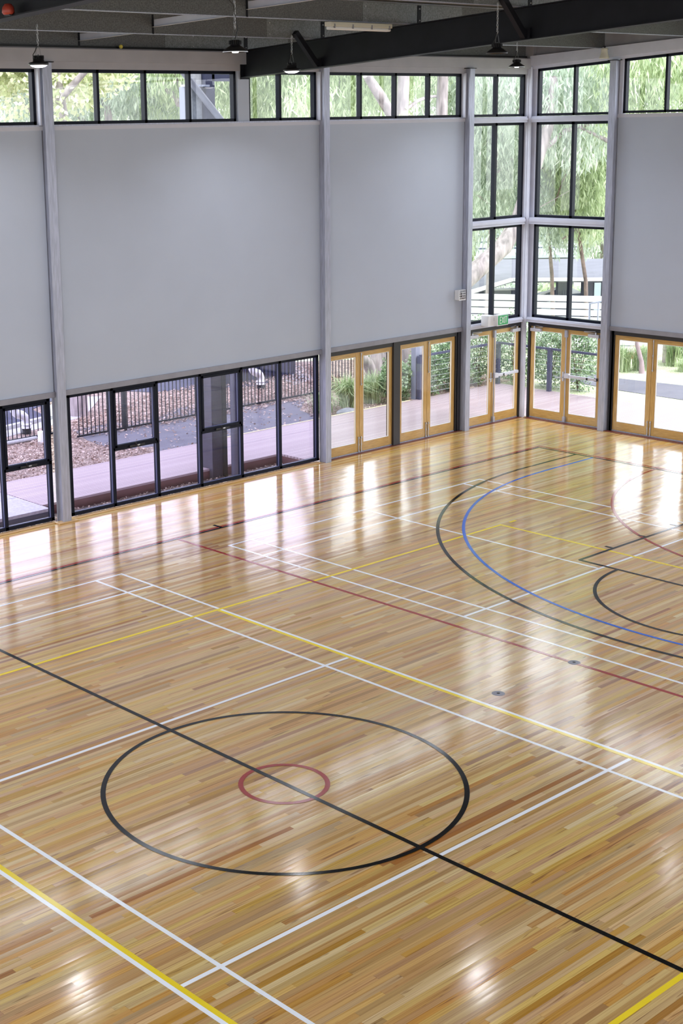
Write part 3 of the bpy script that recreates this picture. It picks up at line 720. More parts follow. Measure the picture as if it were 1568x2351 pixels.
patch('asphalt_path', [(8.7, 12.93), (9.1, 13.7), (8.3, 13.95), (8.5, 15.2), (8.9, 16.3), (9.8, 16.3), (11, 16.0), (12, 16.55), (13.0, 16.6), (13.9, 15.6), (15, 15.2), (13.9, 14.3), (13.7, 13.6), (13.05, 12.93)], -.140, M['asphalt'])
patch('concrete_slab', [(8.5, 17.1), (9.7, 17.3), (10.2, 17.6), (11.8, 19.2), (11, 19.8), (9.6, 18.6)], -.139, M['concrete'])
patch('footpath', [(3, 16.75), (7.5, 16.76), (8.9, 17.1), (9.2, 17.6), (7.9, 17.35), (3, 17.3)], -.138, M['concrete'])
patch('road', [(2, 17.45), (7.9, 17.5), (9.3, 17.8), (9.6, 19.0), (12.0, 20.4), (13.0, 18.7), (14.0, 18.2), (15.3, 17.4), (16.4, 17.6), (17.2, 19), (17.2, 25), (2, 25)], -.134, M['road'])
patch('concrete_path', [(16.1, 16.8), (17.0, 17.0), (18.2, 18.6), (18.8, 21), (17.4, 21), (16.9, 18.6)], -.133, M['concrete'])
kb = MB(); kb.bar((2, 17.4, -.11), (7.9, 17.45, -.11), .14, .1); kb.bar((7.9, 17.45, -.11), (9.3, 17.75, -.11), .14, .1)
S(kb.build('kerb', M['concrete']))
# east side path beyond the deck
patch('east_path', [(20.6, -8), (20.9, 7), (21.0, 10.6), (21.4, 13), (23.2, 13.5), (22.4, 11.5), (22.6, 9.8), (22.9, 6), (23.0, -8)], -.138, M['asphalt'])
# deck
dk = MB(); dk.box(4.53, 10.20, 11.0, 12.92, -.09, -.05).box(10.2, 16.45, 9.93, 12.92, -.09, -.05).box(16.45, 19.42, -8, 12.92, -.09, -.05)
deck = tag(dk.build('deck', M['deck']), 'reddish brown boarded deck wrapping round the outside corner', 'deck')
fs = MB().box(4.53, 10.20, 11.0, 11.03, -.40, -.09).box(10.2, 10.23, 9.93, 11.03, -.4, -.09).box(19.39, 19.42, -8, 12.92, -.2, -.09)
fs.build('fascia_board', M['fascia'], deck)
MB().box(9.9, 16.2, 12.92, 12.965, -.14, -.043).build('edge_strip', plain('cream_edge', (0.648, 0.558, 0.342), .6), deck)
pv = MB().box(-12, 4.515, 10.75, 12.92, -.11, -.055)
pav = tag(pv.build('concrete_paving', M['paving']), 'pale grey concrete paving slabs outside, left of the deck', 'paving')
MB().box(-12, 4.515, 10.76, 10.80, -.40, -.11).build('slab_edge', M['road'], pav)
jn = MB()
for x in (3.2, 1.9, .6, -.7): jn.box(x, x+.012, 10.75, 12.92, -.056, -.0535)
jn.box(-12, 4.5, 11.8, 11.812, -.056, -.0535); jn.build('slab_joint', M['asphalt'], pav)

# scattered leaves: one uncountable object per area
def leaf_quads(pts, ln, wd, dirs, nrm_jit=.6, curl=0):
    n = len(pts); d = dirs/np.linalg.norm(dirs, axis=1, keepdims=True)
    r = rng.normal(size=(n, 3)); s = np.cross(d, r); s /= np.linalg.norm(s, axis=1, keepdims=True)+1e-9
    ln = ln[:, None]; wd = wd[:, None]
    a = pts; m1 = pts+d*ln*.45+s*wd*.5; m2 = pts+d*ln*.45-s*wd*.5; t = pts+d*ln
    V = np.stack([a, m1, t, m2], 1).reshape(-1, 3)
    F = np.arange(4*n).reshape(n, 4)
    return V, F
def fast_mesh(name, V, F, mat, parent=None, **kw):
    me = bpy.data.meshes.new(name); nv, nf = len(V), len(F)
    me.vertices.add(nv); me.vertices.foreach_set('co', V.astype(np.float32).ravel())
    k = F.shape[1]; me.loops.add(nf*k); me.loops.foreach_set('vertex_index', F.astype(np.int32).ravel())
    me.polygons.add(nf); me.polygons.foreach_set('loop_start', (np.arange(nf)*k).astype(np.int32)); me.polygons.foreach_set('loop_total', np.full(nf, k, np.int32))
    me.update(calc_edges=True); me.validate(); me.materials.append(mat)
    o = bpy.data.objects.new(name, me); COL.objects.link(o)
    if parent is not None: o.parent = parent
    for a, b in kw.items(): o[a] = b
    return o
def leafmat(name, c0, c1, c2, trans=.35, rough=.45, scale=1.2):
    m, nt, out = newmat(name); geo = N(nt, 'ShaderNodeNewGeometry')
    nz = N(nt, 'ShaderNodeTexNoise', in_Scale=scale, in_Detail=2.0); L(nt, geo.outputs['Position'], nz.inputs[0])
    wn = math_(nt, 'MULTIPLY_ADD', geo.outputs['Random Per Island'], .45, math_(nt, 'MULTIPLY', nz.outputs[0], .75))
    col = ramp(nt, wn, [(.3, c0), (.55, c1), (.85, c2)])
    d = N(nt, 'ShaderNodeBsdfPrincipled', in_Roughness=rough); L(nt, col, d.inputs['Base Color'])
    t = N(nt, 'ShaderNodeBsdfTranslucent'); L(nt, col, t.inputs[0])
    mx = N(nt, 'ShaderNodeMixShader'); mx.inputs[0].default_value = trans; L(nt, d.outputs[0], mx.inputs[1]); L(nt, t.outputs[0], mx.inputs[2])
    L(nt, mx.outputs[0], out.inputs[0]); return m
M['leaf_gum'] = leafmat('gum_leaf', (.22, .29, .15), (.52, .62, .36), (.80, .86, .62), .45)
M['leaf_gum2'] = leafmat('gum_leaf_grey', (.24, .31, .22), (.52, .60, .48), (.78, .83, .70), .45)
M['leaf_pale'] = leafmat('pale_leaf', (.34, .40, .18), (.62, .66, .38), (.84, .83, .62), .5)
M['leaf_shrub'] = leafmat('shrub_leaf', (0.07, 0.126, 0.07), (0.196, 0.308, 0.14), (0.476, 0.588, 0.392), .2, .3, 3)
M['blade'] = leafmat('grass_blade', (0.189, 0.29, 0.131), (0.392, 0.493, 0.261), (0.667, 0.725, 0.478), .3)
M['dryleaf'] = leafmat('dry_leaf', (0.16, 0.096, 0.072), (0.384, 0.272, 0.224), (0.704, 0.56, 0.48), .1, .6, 6)
M['bark'] = plain('gum_bark', (0.338, 0.288, 0.281), .8, 0, .45, 3, stretch=(3, 3, .7), bump=.6)
M['bark_dark'] = plain('rough_bark', (.18, .13, .11), .9, 0, .5, 5, bump=.8)

def inpoly(x, y, poly):
    c = False; j = len(poly)-1
    for i in range(len(poly)):
        if (poly[i][1] > y) != (poly[j][1] > y) and x < (poly[j][0]-poly[i][0])*(y-poly[i][1])/(poly[j][1]-poly[i][1])+poly[i][0]: c = not c
        j = i
    return c
def litter(name, label, poly, n, z, lmin, lmax, mat):
    P = []; x0, x1 = min(p[0] for p in poly), max(p[0] for p in poly); y0, y1 = min(p[1] for p in poly), max(p[1] for p in poly)
    while len(P) < n:
        x, y = random.uniform(x0, x1), random.uniform(y0, y1)
        if inpoly(x, y, poly): P.append((x, y, z+random.uniform(.004, .03)))
    P = np.array(P); d = np.c_[rng.normal(size=(n, 2)), rng.normal(size=n)*.12]
    V, F = leaf_quads(P, rng.uniform(lmin, lmax, n), rng.uniform(.02, .04, n), d)
    return tag(fast_mesh(name, V, F, mat), label, 'leaves', kind='stuff')
litter('fallen_leaves', 'brown and pale fallen leaves scattered on the ground behind the picket fence', [(7.2, 15.6), (13, 15.0), (17.5, 15.5), (18.6, 19), (12.5, 18.4), (10.6, 17.5), (8.2, 16.6)], 9000, -.13, .05, .11, M['dryleaf'])
litter('dry_lawn_litter', 'dry grass clippings and leaves between the deck and the fence at left', [(4, 13.0), (8.7, 13.0), (8.9, 13.9), (8.3, 15.4), (7, 16), (4, 16)], 5000, -.14, .03, .08, M['dryleaf'])
litter('scattered_leaves', 'a few dry leaves scattered on the asphalt path', [(9, 13), (13, 13), (14, 15.2), (9, 16)], 500, -.135, .04, .09, M['dryleaf'])
litter('mulch_leaves', 'dry bark and leaf mulch in the low bed against the windows', [(2, 9.92), (10.15, 9.92), (10.15, 10.97), (4.5, 10.97), (4.5, 10.7), (2, 10.7)], 3500, -.245, .03, .07, M['dryleaf'])
litter('garden_litter', 'dry leaves under the grass tufts beside the deck', [(13.2, 13.0), (21, 13.0), (21, 15.3), (14.5, 15.3)], 2600, -.14, .05, .1, M['dryleaf'])

# ---------------------------------------------------------------- picket fence
def fence(x0, x1, y, posts, label):
    r = empty('picket_fence', (x0, y, -.15), label, 'fence'); o = r.location
    b = MB(o); x = x0+.05
    while x < x1: b.box(x-.008, x+.008, y-.008, y+.008, -.10, 1.42); x += .108
    b.build('picket_panel', M['frame'], r)
    for z in (-.08, 1.25): MB(o).box(x0, x1, y-.02, y+.02, z-.018, z+.018).build('fence_rail', M['frame'], r)
    for px in posts: MB(o).box(px-.04, px+.04, y-.04, y+.04, -.15, 1.5).build('fence_post', M['frame'], r)
fence(3.5, 8.35, 16.12, [3.5, 6.0, 8.33], 'black steel picket fence outside the leftmost windows')
fence(8.4, 20.5, 15.42, [9.66, 11.75, 14.3, 17.0, 19.2], 'black steel picket fence running behind the asphalt path')
# pipe lying on the ground and short pipe stub
pl = MB((6, 16.0, -.1)); pl.tube([(4, 15.98, -.10), (7.75, 16.02, -.10)], .045, 10)
tag(pl.build('ground_pipe', M['concrete']), 'pale pipe lying on the ground along the foot of the fence', 'pipe')
st = MB((7.66, 15.7, -.15)); st.lathe((7.66, 15.7, -.15), [(.07, 0), (.07, .24), (.06, .26), (0, .26)], 18)
tag(st.build('pipe_stub', M['white_plastic']), 'short white capped pipe sticking up before the fence', 'pipe')
def valve(x, y, label, mir=1):
    r = empty('water_main_valve', (x, y, -.15), label, 'water valve')
    MB().lathe((0, 0, 0), [(.10, 0), (.10, .12), (.0, .12)], 20).build('ground_socket', M['rafter'], r)
    w = M['white_plastic']
    MB().lathe((0, 0, .12), [(.08, 0), (.12, .01), (.12, .04), (.085, .05), (.085, .07), (.12, .08), (.12, .11), (.08, .12)], 20).build('base_flange', w, r)
    MB().tube([(0, 0, .20), (0, 0, .30), (-.03*mir, 0, .37), (-.10*mir, 0, .43), (-.18*mir, 0, .46), (-.26*mir, 0, .50), (-.30*mir, 0, .56), (-.30*mir, 0, .64)], [.085, .09, .095, .10, .10, .09, .085, .08], 16).build('elbow_pipe', w, r)
    MB().lathe((-.30*mir, 0, .62), [(.08, 0), (.12, .01), (.12, .05), (.08, .06)], 20).build('upper_flange', w, r)
    MB().tube([(-.30*mir, 0, .66), (-.30*mir, 0, 1.3)], .075, 16).build('riser_pipe', w, r)
    return r
valve(7.98, 16.75, 'thick white water pipe with elbow and flanges behind the leftmost fence')
valve(15.15, 17.0, 'white water pipe with elbow behind the fence, beside the dark pier in view')
# dark clad pump box behind fence right
pbx = empty('site_cabinet', (16.1, 18.6, -.15), 'dark blue sheet-clad cabinet behind the fence, seen through the last windows', 'cabinet')
MB(pbx.location).box(14.9, 17.3, 18.0, 19.4, -.15, 1.6).build('cabinet_body', M['road'], pbx)
q = MB(pbx.location)
for k in range(16): q.box(14.95+k*.15, 14.97+k*.15, 17.985, 18.0, -.1, 1.55)
q.build('cabinet_rib', M['rafter'], pbx)

# outside pier beyond the windows
pr = empty('verandah_pier', (8.55, 11.0, -.25), 'dark blade pier with a round downpipe standing just outside the left windows', 'pillar'); o = pr.location
M['pier'] = plain('charcoal_brickwork', (.038, .034, .055), .7, 0, .2, 5)
MB(o).box(8.36, 8.72, 10.90, 11.22, -.3, 2.6).build('pier_base', M['pier'], pr, bevel=.01)
MB(o).box(8.62, 8.72, 10.88, 10.90, -.3, 2.6).build('recess_shade_strip', M['frame'], pr)  # raised dark strip stands in for the shade of a recess
MB(o).tube([(8.68, 10.60, -.3), (8.68, 10.60, 2.7)], .085, 20).build('downpipe', plain('dark_downpipe', (.06, .06, .10), .45), pr)
vs_ = empty('outdoor_bracing', (8.4, 10.95, 6.0), 'grey steel post and diagonal tube brace seen outside the high windows', 'brace'); o = vs_.location
MB(o).box(8.40, 8.61, 10.9, 11.1, 2.6, 7.75).build('post', M['road'], vs_)
MB(o).box(8.12, 8.38, 11.0, 11.06, 5.8, 7.75).build('infill_sheet', M['concrete'], vs_)
MB(o).box(7.94, 8.07, 10.95, 11.1, 5.9, 7.05).build('short_post', plain('blue_grey_steel', (.22, .23, .30), .5), vs_)
MB(o).tube([(7.72, 10.85, 7.42), (8.80, 10.85, 6.36)], .062, 14).build('brace_tube', plain('grey_brace', (.25, .25, .29), .5, 0, .2, 4), vs_)
MB(o).box(8.55, 9.4, 10.9, 11.05, 7.15, 7.4).build('eaves_beam', M['road'], vs_)
MB(o).box(7.9, 8.45, 10.85, 11.0, 7.05, 7.085).build('tie_bar', M['galv'], vs_)

# deck railing
rl = empty('deck_railing', (19.38, 12.0, -.05), 'dark wire railing along the outer edge of the deck', 'railing'); o = rl.location
for (x, y) in ((16.45, 12.86), (17.9, 12.86), (19.35, 12.86), (19.35, 11.3), (19.35, 9.85)):
    MB(o).box(x-.045, x+.045, y-.045, y+.045, -.06, .98).build('railing_post', M['road'], rl)
MB(o).bar((16.45, 12.86, .98), (19.38, 12.86, .98), .06, .05).bar((19.35, 12.86, .98), (19.35, 9.8, .98), .06, .05).build('handrail', M['road'], rl)
w_ = MB(o)
for k in range(7):
    z = .08+k*.125; w_.tube([(16.45, 12.86, z), (19.35, 12.86, z)], .004, 5); w_.tube([(19.35, 12.86, z), (19.35, 9.85, z)], .004, 5)
w_.build('tension_wire', M['chrome'], rl)
# post on the deck edge with meter box
dp = empty('deck_post', (16.45, 12.9, -.05), 'blue-grey steel post with a small box at the edge of the deck', 'post'); o = dp.location
MB(o).box(16.38, 16.52, 12.93, 13.07, -.06, 3.4).build('post_shaft', plain('blue_grey_post', (.20, .21, .28), .5), dp)
MB(o).box(16.54, 16.78, 12.95, 13.05, .25, 1.5).build('meter_box', M['lintel'], dp)

# ---------------------------------------------------------------- plants
def tuft(x, y, z, h, n, label, spread=.8):
    P = np.c_[rng.normal(0, .09, n)+x, rng.normal(0, .09, n)+y, np.full(n, z)]
    a = rng.uniform(0, 2*PI, n); lean = rng.uniform(.1, spread, n)
    V = []; F = []
    for i in range(n):
        hh = h*random.uniform(.6, 1.05); L_ = lean[i]*hh; c, s_ = math.cos(a[i]), math.sin(a[i])
        p0 = P[i]; p1 = p0+np.array([c*L_*.35, s_*L_*.35, hh*.6]); p2 = p0+np.array([c*L_*.95, s_*L_*.95, hh*(.95-.5*lean[i])])
        w = np.array([-s_, c, 0])*.009; k = len(V)
        V += [p0-w, p0+w, p1+w, p1-w, p2+w*.1, p2-w*.1]; F += [(k, k+1, k+2, k+3), (k+3, k+2, k+4, k+5)]
    o = fast_mesh('grass_tuft', np.array(V)-np.array([x, y, z]), np.array(F), M['blade']); o.location = (x, y, z)
    return tag(o, label, 'grass tuft', 'strappy grass tufts in the garden beds')
tuft(14.95, 13.75, -.15, 1.0, 420, 'large strappy grass tuft behind the column, left of the tree trunk', 1.0)
tuft(14.1, 13.75, -.15, .7, 220, 'strappy grass tuft at the edge of the asphalt, seen through the last window', 1.1)
tuft(15.75, 13.75, -.15, .95, 380, 'strappy grass tuft at the foot of the forked gum tree', .9)
tuft(16.6, 14.0, -.15, .6, 150, 'small grass tuft right of the forked gum tree trunk', .9)
tuft(23.4, 12.0, -.15, .95, 300, 'pale grass tuft left of the thin bare trunk, through the right doors', .8)
tuft(23.9, 11.75, -.15, .9, 260, 'greener grass tuft directly behind the thin bare trunk', .7)
tuft(25.1, 11.5, -.15, .95, 330, 'tall grass tuft on the lawn seen through the rightmost door leaf', .8)
tuft(24.5, 10.8, -.15, .5, 200, 'low pale grass tuft beside the lawn', .9)
# rocks
M['rock'] = plain('bluestone', (.22, .22, .25), .8, 0, .3, 5, bump=.5)
def rock(x, y, s, label):
    import bmesh
    bm = bmesh.new(); bmesh.ops.create_icosphere(bm, subdivisions=3, radius=1)
    for v in bm.verts:
        n = math.sin(v.co.x*3.1+x)*.12+math.sin(v.co.y*4.3+y*2)*.1+math.sin(v.co.z*5+x*3)*.08
        v.co = v.co*(1+n); v.co.x *= s; v.co.y *= s*.6; v.co.z *= s*.32
    me = bpy.data.meshes.new('garden_rock'); bm.to_mesh(me); bm.free(); me.materials.append(M['rock'])
    o = bpy.data.objects.new('garden_rock', me); COL.objects.link(o); o.location = (x, y, -.12); tag(o, label, 'rock')
rock(14.35, 13.2, .32, 'blue-grey garden rock at the deck edge, left of the grass tufts')
rock(15.9, 13.12, .26, 'smaller grey rock at the deck edge before the tree')

def shrub(x, y, r, h, n, label, z=-.15, mat='leaf_shrub', ln=(.05, .09), w=(.03, .045)):
    rt_ = empty('leafy_shrub', (x, y, z), label, 'shrub', 'shrubs along the deck railing')
    u = rng.normal(size=(n, 3)); u /= np.linalg.norm(u, axis=1, keepdims=True); u *= rng.uniform(.45, 1, (n, 1))**.6
    wob = 1+.25*np.sin(u[:, :1]*5+x)*np.cos(u[:, 2:3]*6+y)
    P = u*wob*np.array([r, r, h/2])+np.array([0, 0, h/2+.03])
    V, F = leaf_quads(P, rng.uniform(*ln, n), rng.uniform(*w, n), rng.normal(size=(n, 3)))
    fast_mesh('foliage', V, F, M[mat], rt_)
    b = MB()
    for k in range(5):
        a = k*1.26; b.tube([(0, 0, 0), (.1*math.cos(a), .1*math.sin(a), h*.4), (r*.5*math.cos(a), r*.5*math.sin(a), h*.8)], [.02, .014, .006], 6)
    b.build('stem', M['bark_dark'], rt_)
shl = [(16.25, 13.45, .42, 1.0, 'small-leaved shrub left of the blue-grey deck post'), (17.4, 13.5, .5, 1.15, 'round shrub behind the railing, right of the deck post'),
       (18.3, 13.45, .5, 1.3, 'shrub behind the railing seen through the left corner door leaf'), (19.3, 13.5, .55, 1.6, 'taller shrub behind the corner of the railing, left of the corner post'),
       (20.1, 12.9, .6, 1.75, 'dark shrub beyond the corner of the deck railing'), (20.2, 11.9, .55, 1.5, 'glossy shrub behind the railing through the right corner doors'),
       (20.3, 11.15, .5, 1.7, 'dense dark shrub beside the right corner door edge')]
for (x, y, r, h, lab) in shl: shrub(x, y, r, h, 3600, lab)

# trees ------------------------------------------------------------
def tree_part(trunks, blobs, n, lmat, droop, lsize, wsize, seed):
    """trunks: list of (points, radii); blobs: (x,y,z,rx,ry,rz) weights by volume"""
    g = np.random.default_rng(seed)
    vol = np.array([b[3]*b[4]*b[5] for b in blobs]); k = g.choice(len(blobs), n, p=vol/vol.sum())
    B = np.array(blobs)[k]; u = g.normal(size=(n, 3)); u /= np.linalg.norm(u, axis=1, keepdims=True); u *= g.uniform(0, 1, (n, 1))**(.5)
    P = B[:, :3]+u*B[:, 3:6]
    # gather leaves into hanging strands
    cell = np.floor(P[:, :2]/.32)*.32+.16
    P[:, :2] = P[:, :2]*.55+cell*.45+g.normal(0, .03, (n, 2))
    d = g.normal(size=(n, 3))*(1-droop)+np.array([0, 0, -1])*droop*1.6
    V, F = leaf_quads(P, g.uniform(*lsize, n), g.uniform(*wsize, n), d)
    return V, F
def tree(x, y, label, H, n, lmat, blobs, trunks, bark='bark', droop=.65, ls=(.16, .30), ws=(.03, .05), seed=1, z=-.15):
    r = empty('gum_tree', (x, y, z), label, 'tree', 'trees outside the hall')
    b = MB()
    for pts, rad in trunks: b.tube(pts, rad, 14)
    b.build('trunk', M[bark], r)
    V, F = tree_part(trunks, blobs, n, lmat, droop, ls, ws, seed)
    fast_mesh('foliage', V, F, M[lmat], r)
    return r
def crown(rx, z0, z1, k, seed):
    g = random.Random(seed); out = []
    for i in range(k):
        a = g.uniform(0, 2*PI); q = g.uniform(.1, 1)*rx; out.append((q*math.cos(a), q*math.sin(a), g.uniform(z0, z1), g.uniform(.9, 1.7), g.uniform(.9, 1.7), g.uniform(.8, 1.5)))
    return out
def gen_trunk(h, r, lean, seed):
    g = random.Random(seed); T = []
    pts = [(lean[0]*t*t*h+g.uniform(-.1, .1)*t, lean[1]*t*t*h+g.uniform(-.1, .1)*t, t*h) for t in (0, .2, .4, .6, .8, 1)]
    T.append((pts, [r, r*.85, r*.75, r*.6, r*.45, r*.25]))
    for k in range(5):
        t = .35+.12*k; b = [pts[0][i]+(pts[-1][i]-pts[0][i])*t for i in range(3)]; a = g.uniform(0, 2*PI); l = g.uniform(1.5, 3)
        T.append(([b, (b[0]+math.cos(a)*l*.5, b[1]+math.sin(a)*l*.5, b[2]+l*.35), (b[0]+math.cos(a)*l, b[1]+math.sin(a)*l, b[2]+l*.6)], [r*.4, r*.28, r*.1]))
    return T
def dpos(px, d):      # ground position seen at a bearing (radians right of the hall diagonal) and distance
    t = (px-524.56)/3340.1
    return (-9.07+d*(.6377+.7542*t), -9.77+d*(.7392-.6564*t))
TR = [(-5, 34, 'leaf_pale', 'bright pale-leaved tree at the far left, outside the high windows', 6.2),
      (100, 40, 'leaf_gum2', 'grey-green gum tree outside, behind the top of the left column', 0),
      (185, 34, 'leaf_pale', 'pale yellow-green tree outside the second high window', 6.4),
      (290, 40, 'leaf_gum2', 'grey-green drooping gum outside the middle of the long high window', 0),
      (400, 42, 'leaf_gum', 'green drooping tree behind the outside diagonal brace', 0),
      (540, 39, 'leaf_gum', 'bright green willowy tree outside the end of the charcoal rafter', 0),
      (660, 41, 'leaf_gum', 'light green willowy tree behind the two-pane high window', 0),
      (800, 43, 'leaf_gum', 'drooping gum outside, right of the middle column', 0),
      (960, 46, 'leaf_gum', 'gum tree behind the forked trunk, outside the four-pane high window', 0),
      (1110, 45, 'leaf_gum2', 'gum with foliage filling the tall window left of the corner', 0),
      (1262, 47, 'leaf_gum2', 'gum with hanging foliage filling the tall window right of the corner', 0),
      (1338, 45, 'leaf_gum', 'gum with dense hanging branches beside the right corner column', 0),
      (1530, 40, 'leaf_gum', 'bright leaved gum outside the high window at the right edge', 0)]
for i, (px, d, lm, lab, zz) in enumerate(TR):
    x, y = dpos(px, d); low = px > 1000 and px < 1450
    bl = crown(1.5 if px > 1200 and low else 1.8 if low else 2.5, 3.3 if low else 6.9, 8.9, 24 if low else 12, 100+i)
    if low and px > 1200: bl = [(a_[0]*.75, a_[1]*.75, a_[2], a_[3]*.6, a_[4]*.6, a_[5]) for a_ in bl]
    if lm == 'leaf_pale': bl = [(a_[0]*.6, a_[1]*.6, a_[2]+.3, a_[3]*.6, a_[4]*.6, .7) for a_ in bl]
    if not low: bl = [(a_[0], a_[1], a_[2], a_[3], a_[4], .75) for a_ in bl]
    tree(x, y, lab, 9, 30000 if low else 7000 if lm == 'leaf_pale' else 14000, lm, bl, gen_trunk(8.5, .07 if low else .22, (random.uniform(-.2, .2), random.uniform(-.2, .2)), 50+i), seed=200+i, bark='bark_dark' if low and px > 1200 else 'bark',
         ls=(.16, .30) if lm != 'leaf_pale' else (.10, .18), ws=(.03, .05) if lm != 'leaf_pale' else (.07, .11), droop=.65 if lm != 'leaf_pale' else .2, z=gz(x, y))
# distant trees closing the gaps
far_lab = ['distant tree line left of the hall', 'distant trees behind the middle of the left wall', 'distant trees behind the long high window', 'distant trees behind the rafter end', 'distant trees behind the middle column',
           'distant trees behind the four-pane high window', 'distant trees behind the glazed corner, left side', 'distant trees behind the glazed corner, right side', 'distant trees at the right edge']
for i in range(9):
    px = -60+i*205; x, y = dpos(px, 66+3*(i % 3))
    bl = crown(4.2, 2.0, 7.6 if px < 1350 else 4.2, 20, 300+i)
    t = tree(x, y, far_lab[i], 10, 11000, 'leaf_gum2' if i % 2 else 'leaf_gum', bl, gen_trunk(9, .3, (.05, .05), 400+i), seed=500+i, ls=(.25, .45), ws=(.09, .15), droop=.5, z=-1.2)
    t.name = 'distant_tree'
for i, (px, d, h_) in enumerate(((1090, 56, 2.6), (1180, 57, 3.0), (1260, 56.5, 3.0), (1345, 57, 2.6), (1410, 56, 3.4))):
    x, y = dpos(px, d); g_ = np.random.default_rng(900+i); n = 7000
    u = g_.normal(size=(n, 3)); u /= np.linalg.norm(u, axis=1, keepdims=True); P = u*g_.uniform(.6, 1, (n, 1))*np.array([1.9, 1.3, h_/2])*(1+.15*np.sin(u[:, :1]*7+i))+np.array([0, 0, h_/2])
    V, F = leaf_quads(P, g_.uniform(.14, .26, n), g_.uniform(.07, .11, n), g_.normal(size=(n, 3)))
    hh = empty('garden_hedge', (x, y, -2.6), 'rounded green hedge bush behind the grey walkway roof, %s' % ['leftmost of the row', 'second from the left', 'middle of the row', 'second from the right', 'rightmost of the row'][i], 'bush', 'bushes behind the walkway')
    fast_mesh('foliage', V, F, M['leaf_gum2' if i % 2 else 'leaf_gum'], hh); MB().tube([(0, 0, -.6), (0, 0, h_*.6)], [.12, .04], 8).build('stem', M['bark_dark'], hh)
# forked gum beside the deck (trunks seen through the doors and the high windows)
fx, fy = 16.75, 14.6
r = tree(fx, fy, 'forked gum tree with pale peeling trunk standing beside the deck, through the timber doors', 9, 9000, 'leaf_gum',
     [(1.5, .6, 8.6, 1.6, 1.4, .9), (-.2, .2, 9.0, 1.4, 1.2, .9), (3, 1, 8.9, 1.4, 1.4, 1.), (-1.6, .6, 7.2, .7, .7, .5), (.7, 0, 6.6, .6, .5, .35)],
     [([(0, 0, 0), (.05, 0, .5), (.10, .0, 1.0), (.35, .05, 2.4), (.8, .1, 5), (1.05, .1, 6.6), (1.15, .1, 8.5)], [.26, .2, .17, .17, .16, .16, .13]),
      ([(.0, 0, .35), (-.25, -.02, .75), (-.62, -.05, 1.05), (-1.6, -.1, 2.0), (-2.4, -.1, 3.6)], [.15, .14, .12, .12, .1]),
      ([(.9, .1, 5.6), (.55, 0, 6.7), (.15, 0, 7.15), (-.3, 0, 7.6)], [.12, .13, .13, .1]),
      ([(1.0, .1, 6.7), (1.6, .1, 7.0), (2.1, .2, 7.1), (2.6, .2, 7.12)], [.05, .045, .04, .03])], seed=71)
tree(19.1-.9, 14.9, 'straight blotchy gum trunk beside the forked gum, outside the four-pane high window', 9, 5000, 'leaf_gum',
     [(1.2, .2, 8.6, 1.3, 1.3, .9), (0, .5, 9, 1.2, 1.2, .8)],
     [([(0, 0, 0), (.1, 0, 2), (.5, -.1, 4.5), (1.05, -.2, 6.6), (1.12, -.2, 9)], [.2, .18, .16, .15, .12])], bark='bark', seed=72)
# leaning gum behind the glazed corner
tree(17.9, 15.6, 'big leaning gum trunk sweeping across the glazed corner windows', 9, 12000, 'leaf_gum2',
     [(5.5, -.4, 7.2, 1.5, 1.5, 1.0), (6.3, -1.2, 6.0, 1.1, 1.1, .9), (4.6, .2, 7.8, 1.4, 1.2, .8), (7.0, -1.6, 7.6, 1.5, 1.3, 1.0)],
     [([(0, 0, 0), (1.0, -.1, 1.2), (2.4, -.5, 2.2), (3.9, -.9, 3.25), (4.35, -1.0, 3.9), (4.9, -1.05, 5.2), (5.4, -1.1, 6.3), (5.6, -1.1, 7.6)], [.3, .28, .25, .24, .2, .18, .15, .1]),
      ([(4.95, -1.05, 5.3), (4.6, -1.0, 5.9), (4.5, -.9, 6.8)], [.13, .11, .08]), ([(5.1, -1.05, 5.6), (5.9, -1.3, 6.2), (6.9, -1.6, 6.4)], [.08, .06, .04])], seed=73)
# thin bare trunk on the lawn
tt = MB((23.5, 11.45, -.15)); tt.tube([(23.5, 11.45, -.2), (23.5, 11.48, .15), (23.45, 11.6, .6), (23.42, 11.62, 1.5), (23.5, 11.7, 3.2)], [.085, .06, .055, .05, .03], 12)
tag(tt.build('thin_tree', plain('pink_bark', (0.33, 0.24, 0.255), .8, 0, .2, 4)), 'thin pinkish young tree trunk on the lawn through the right doors', 'tree')

# ---------------------------------------------------------------- distant structures behind the corner
M['white_board'] = plain('white_boards', (0.84, 0.84, 0.86), .6)
M['pale_metal'] = plain('pale_roof_sheet', (0.38, 0.456, 0.475), .4)
M['grey_roof'] = plain('grey_flat_roof', (.105, .105, .125), .7, 0, .15, 2)
M['dark_wall'] = plain('dark_wall', (0.065, 0.0715, 0.111), .6)
fd = Vector((.6377, .7392, 0)); rd = Vector((.7542, -.6564, 0))
def W(px, d, z):
    p = dpos(px, d); return Vector((p[0], p[1], z))
sw = empty('slatted_wall', W(1240, 42, -.15), 'long low white wall of horizontal boards beyond the deck', 'wall'); o = sw.location
a, b_ = W(1000, 43.6, 0), W(1640, 40.8, 0)
for k in range(8):
    z = -.12+k*.20
    MB(o).bar(a+Vector((0,0,z+.09)), b_+Vector((0,0,z+.09-.0)), .05, .165).build('board', M['white_board'], sw)
hr = empty('ramp_handrail', W(1345, 39.5, 0), 'thin pale handrail in front of the slatted wall', 'railing'); o = hr.location
q = MB(o); a1, a2 = W(1343, 39.5, 0), W(1400, 39.0, 0)
q.tube([a1+Vector((0,0,.2)), a1+Vector((0,0,1.55)), a2+Vector((0,0,1.72))], .03, 8); am = W(1362, 39.3, 0); q.tube([am+Vector((0,0,.2)), am+Vector((0,0,1.6))], .02, 8)
q.build('rail_tube', M['galv'], hr)
